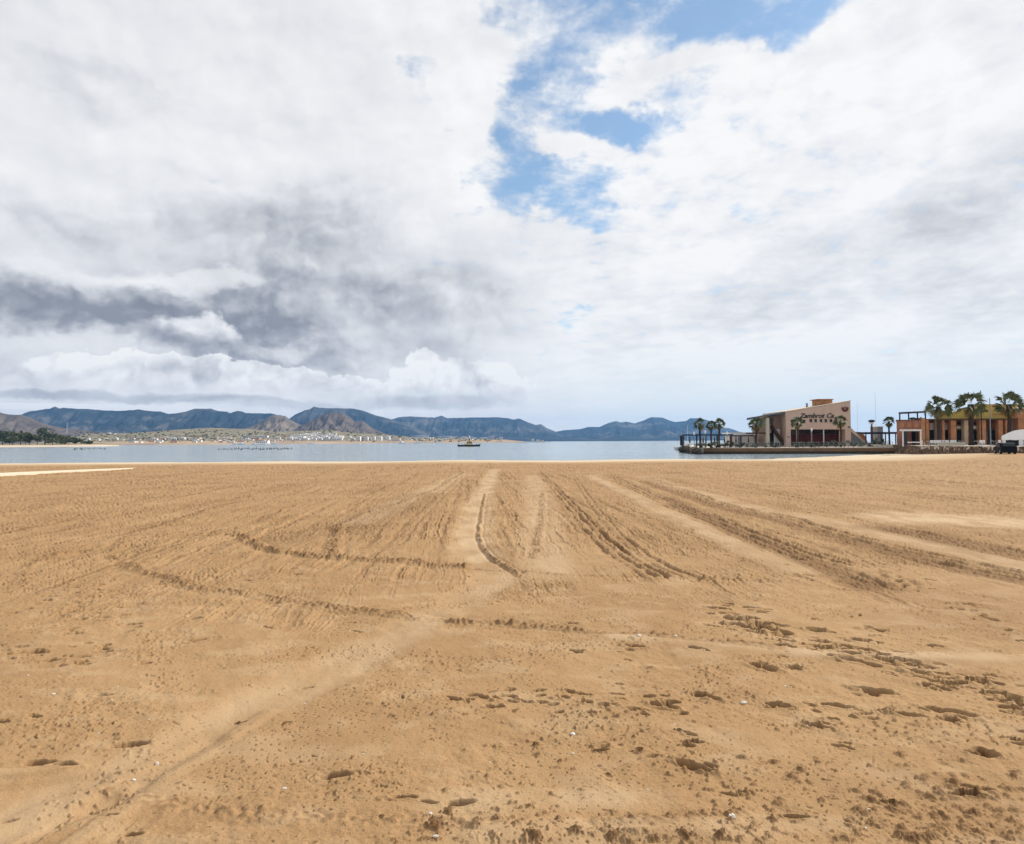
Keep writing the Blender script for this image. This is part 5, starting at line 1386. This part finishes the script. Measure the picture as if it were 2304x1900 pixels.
for k, (a, b_, c_, d_) in enumerate([(802, 811, 981.5, 992.5), (820, 828, 983, 992), (836, 844, 982, 992), (851, 859, 982, 992), (867, 877, 981.5, 991.5), (884, 900, 986, 993)]):
    block(a, b_, c_, d_, ['leftmost of the white apartment blocks standing in a row on the far shore', 'second white apartment block from the left in the row on the far shore', 'third white apartment block from the left in the row on the far shore', 'fourth white apartment block from the left in the row on the far shore', 'fifth white apartment block from the left in the row on the far shore', 'low wide grey white block closing the right end of the row on the far shore'][k], m='white' if k < 5 else 'whitewall')
block(542, 602, 980.5, 985, 'long low white hall on the plain under the tan hill', 'long_hall', None)
block(576, 603, 993, 998, 'white harbour hall at the water under the tan hill', 'harbour_hall', None)
block(658, 700, 979, 984.5, 'cream terrace building on the slope left of the brown hill', 'hillside_block', None, 'cream')
block(700, 756, 974.5, 979, 'long cream row of flats highest on the slope under the brown hill', 'hillside_row', None, 'cream')
block(922, 965, 980.5, 984, 'long white shed behind the houses right of the apartment blocks', 'long_hall', None)
block(985, 1030, 981.5, 984.5, 'long white shed furthest right, behind the anchored workboat', 'long_hall', None)
mbs = MB(); rs_ = random.Random(77)
for k in range(1000):
    px = rs_.uniform(170, 1130); py = 968+27*rs_.random()**.7
    if 640 < px < 790 and py > 974 and rs_.random() < .7: continue
    h = hit(px, py)
    if h is None or h.y > 3600: continue
    w_ = rs_.uniform(1.2, 4.0)*h.y/F; mbs.ball((h.x, h.y, h.z+w_*.2), w_*.7, w_*.6, w_*rs_.uniform(.3, .5), 6, 4, .3, rs_)
mo = mbs.build('far_scrub', M['leaf']); mo['kind'] = 'stuff'
for k, (px, w, h) in enumerate(((1199, 5, 7), (1211, 8, 5), (1221, 6, 3.5))):
    Yk = 1480; x = XP(px, Yk); z = -.4
    t = thing('shore_house', ['white tower like house on the low point at the middle of the far shore', 'white house beside the tower like one on the low point of the far shore', 'small white house last on the low point of the far shore'][k], 'house', (x, Yk, z)); s_ = Yk/F
    MB().box(x-w*s_/2, x+w*s_/2, Yk, Yk+8, z-1, z+h*s_).box(x-w*s_*.2, x+w*s_*.2, Yk+1, Yk+6, z+h*s_, z+h*s_*1.15).build('wall', M['white'], t)
    for q in (-.3, .1): MB().box(x+q*w*s_, x+(q+.18)*w*s_, Yk-.05, Yk+.02, z+h*s_*.4, z+h*s_*.7).build('window', M['dark'], t)
py_ = struct(MB().prismz([pt(1160, 1470), pt(1238, 1475), pt(1236, 1560), pt(1160, 1560)], -2, -.3).build('low_point', plain_m))
ts = Vector(at(151, 960, 2300))
py2 = thing('pylon', 'thin lattice mast standing on the plain behind the wooded spit', 'mast', (at(151, 968, 1900).x, 1900, at(151, 972, 1900).z))
xq, zq = py2.location.x, py2.location.z; zt = ZP(151, 949, 1900)
for s_ in (-1, 1): MB().tube([(xq+s_*2.2, 1900, zq-6), (xq, 1900, zt)], [.35, .2], 5).build('leg', M['steel'], py2)
MB().box(xq-3, xq+3, 1899.8, 1900.2, zt-6, zt-5.4).build('crossarm', M['steel'], py2)

# ------------------------------------------------------------------ beach walkway and shells
wk = [gnd(-260, 1078), gnd(0, 1066.5), gnd(150, 1060), gnd(306, 1054.5)]
wk2 = [gnd(-260, 1090), gnd(0, 1072.5), gnd(150, 1064), gnd(300, 1056)]
mb = MB()
for a in range(3):
    A_, B_, C_, D_ = [Vector((v.x, v.y, .06)) for v in (wk2[a], wk2[a+1], wk[a+1], wk[a])]
    mb.quad(A_, B_, C_, D_)
    dn = Vector((0, 0, -.25)); mb.quad(A_+dn, B_+dn, B_, A_); mb.quad(D_, C_, C_+dn, D_+dn)
struct(mb.build('path', mat('pale walkway boards', (0.68, 0.56, 0.40), .9, .08, .8)))
rnd = random.Random(44)
def shell(px, py, s, label, group):
    p = gnd(px, py); z = gz(p.x, p.y); w = max(.006, s*p.y/F*.5)
    mb = MB(); mb.ball((p.x, p.y, z+w*.35), w*rnd.uniform(.8, 1.4), w*rnd.uniform(.6, 1), w*rnd.uniform(.45, .8), 8, 6, .28, rnd)
    if rnd.random() < .5: mb.ball((p.x+w*rnd.uniform(-1.3, 1.3), p.y+w*.5, z+w*.25), w*.6, w*.45, w*.4, 7, 5, .3, rnd)
    tag(mb.build_at('shell', M['shell'], (p.x, p.y, z)), label, 'shell', group)
big = [(353, 1709, 9, 'white shell bit on the smooth channel at the lower left, upper of a pair'), (301, 1743, 9, 'white shell bit lower left, below and left of its pair on the smooth channel'), (26, 1843, 10, 'white shell bit in a dark hollow at the lower left corner'), (640, 1775, 8, 'white shell bit alone right of the smooth channel, lower left quarter'),
       (120, 1566, 7, 'white shell bit near the left edge at mid height of the sand'), (1288, 1655, 11, 'white shell bit brightest of the middle foreground'), (1672, 1584, 10, 'white shell bit beside the trodden prints right of the middle'), (1648, 1851, 14, 'largest white shell bit, at the bottom right of the middle'),
       (1288, 1700, 7, 'white shell bit among clods just below the brightest one'), (980, 1888, 10, 'white shell bit in the dark clods at the bottom middle'), (1437, 1439, 7, 'white shell bit on the ridge line, left of its twin'), (1520, 1439, 9, 'white shell bit on the ridge line, right of its twin'), (968, 1833, 9, 'white shell bit above the dark clods at the bottom middle')]
for px, py, s, l in big: shell(px, py, s, l, 'white shell bits on the sand')
for k in range(26):
    shell(rnd.uniform(60, 2280), rnd.uniform(1400, 1890), rnd.uniform(2.2, 4), 'tiny white shell speck scattered on the open sand', 'tiny shell specks on the sand')

# ------------------------------------------------------------------ the air
hz = MB().box(-9050, 9050, -300, 9050, -5, 310).build('haze', M['white'])
hm = bpy.data.materials.new('sea haze'); hm.use_nodes = True
nt = hm.node_tree; nt.nodes.clear()
pv_ = nt.nodes.new('ShaderNodeVolumePrincipled'); out = nt.nodes.new('ShaderNodeOutputMaterial'); nt.links.new(pv_.outputs[0], out.inputs['Volume'])
pv_.inputs['Color'].default_value = (0.25, 0.53, 0.97, 1); pv_.inputs['Density'].default_value = 0.000065; pv_.inputs['Anisotropy'].default_value = 0.2
hz.data.materials.clear(); hz.data.materials.append(hm); hz['kind'] = 'stuff'
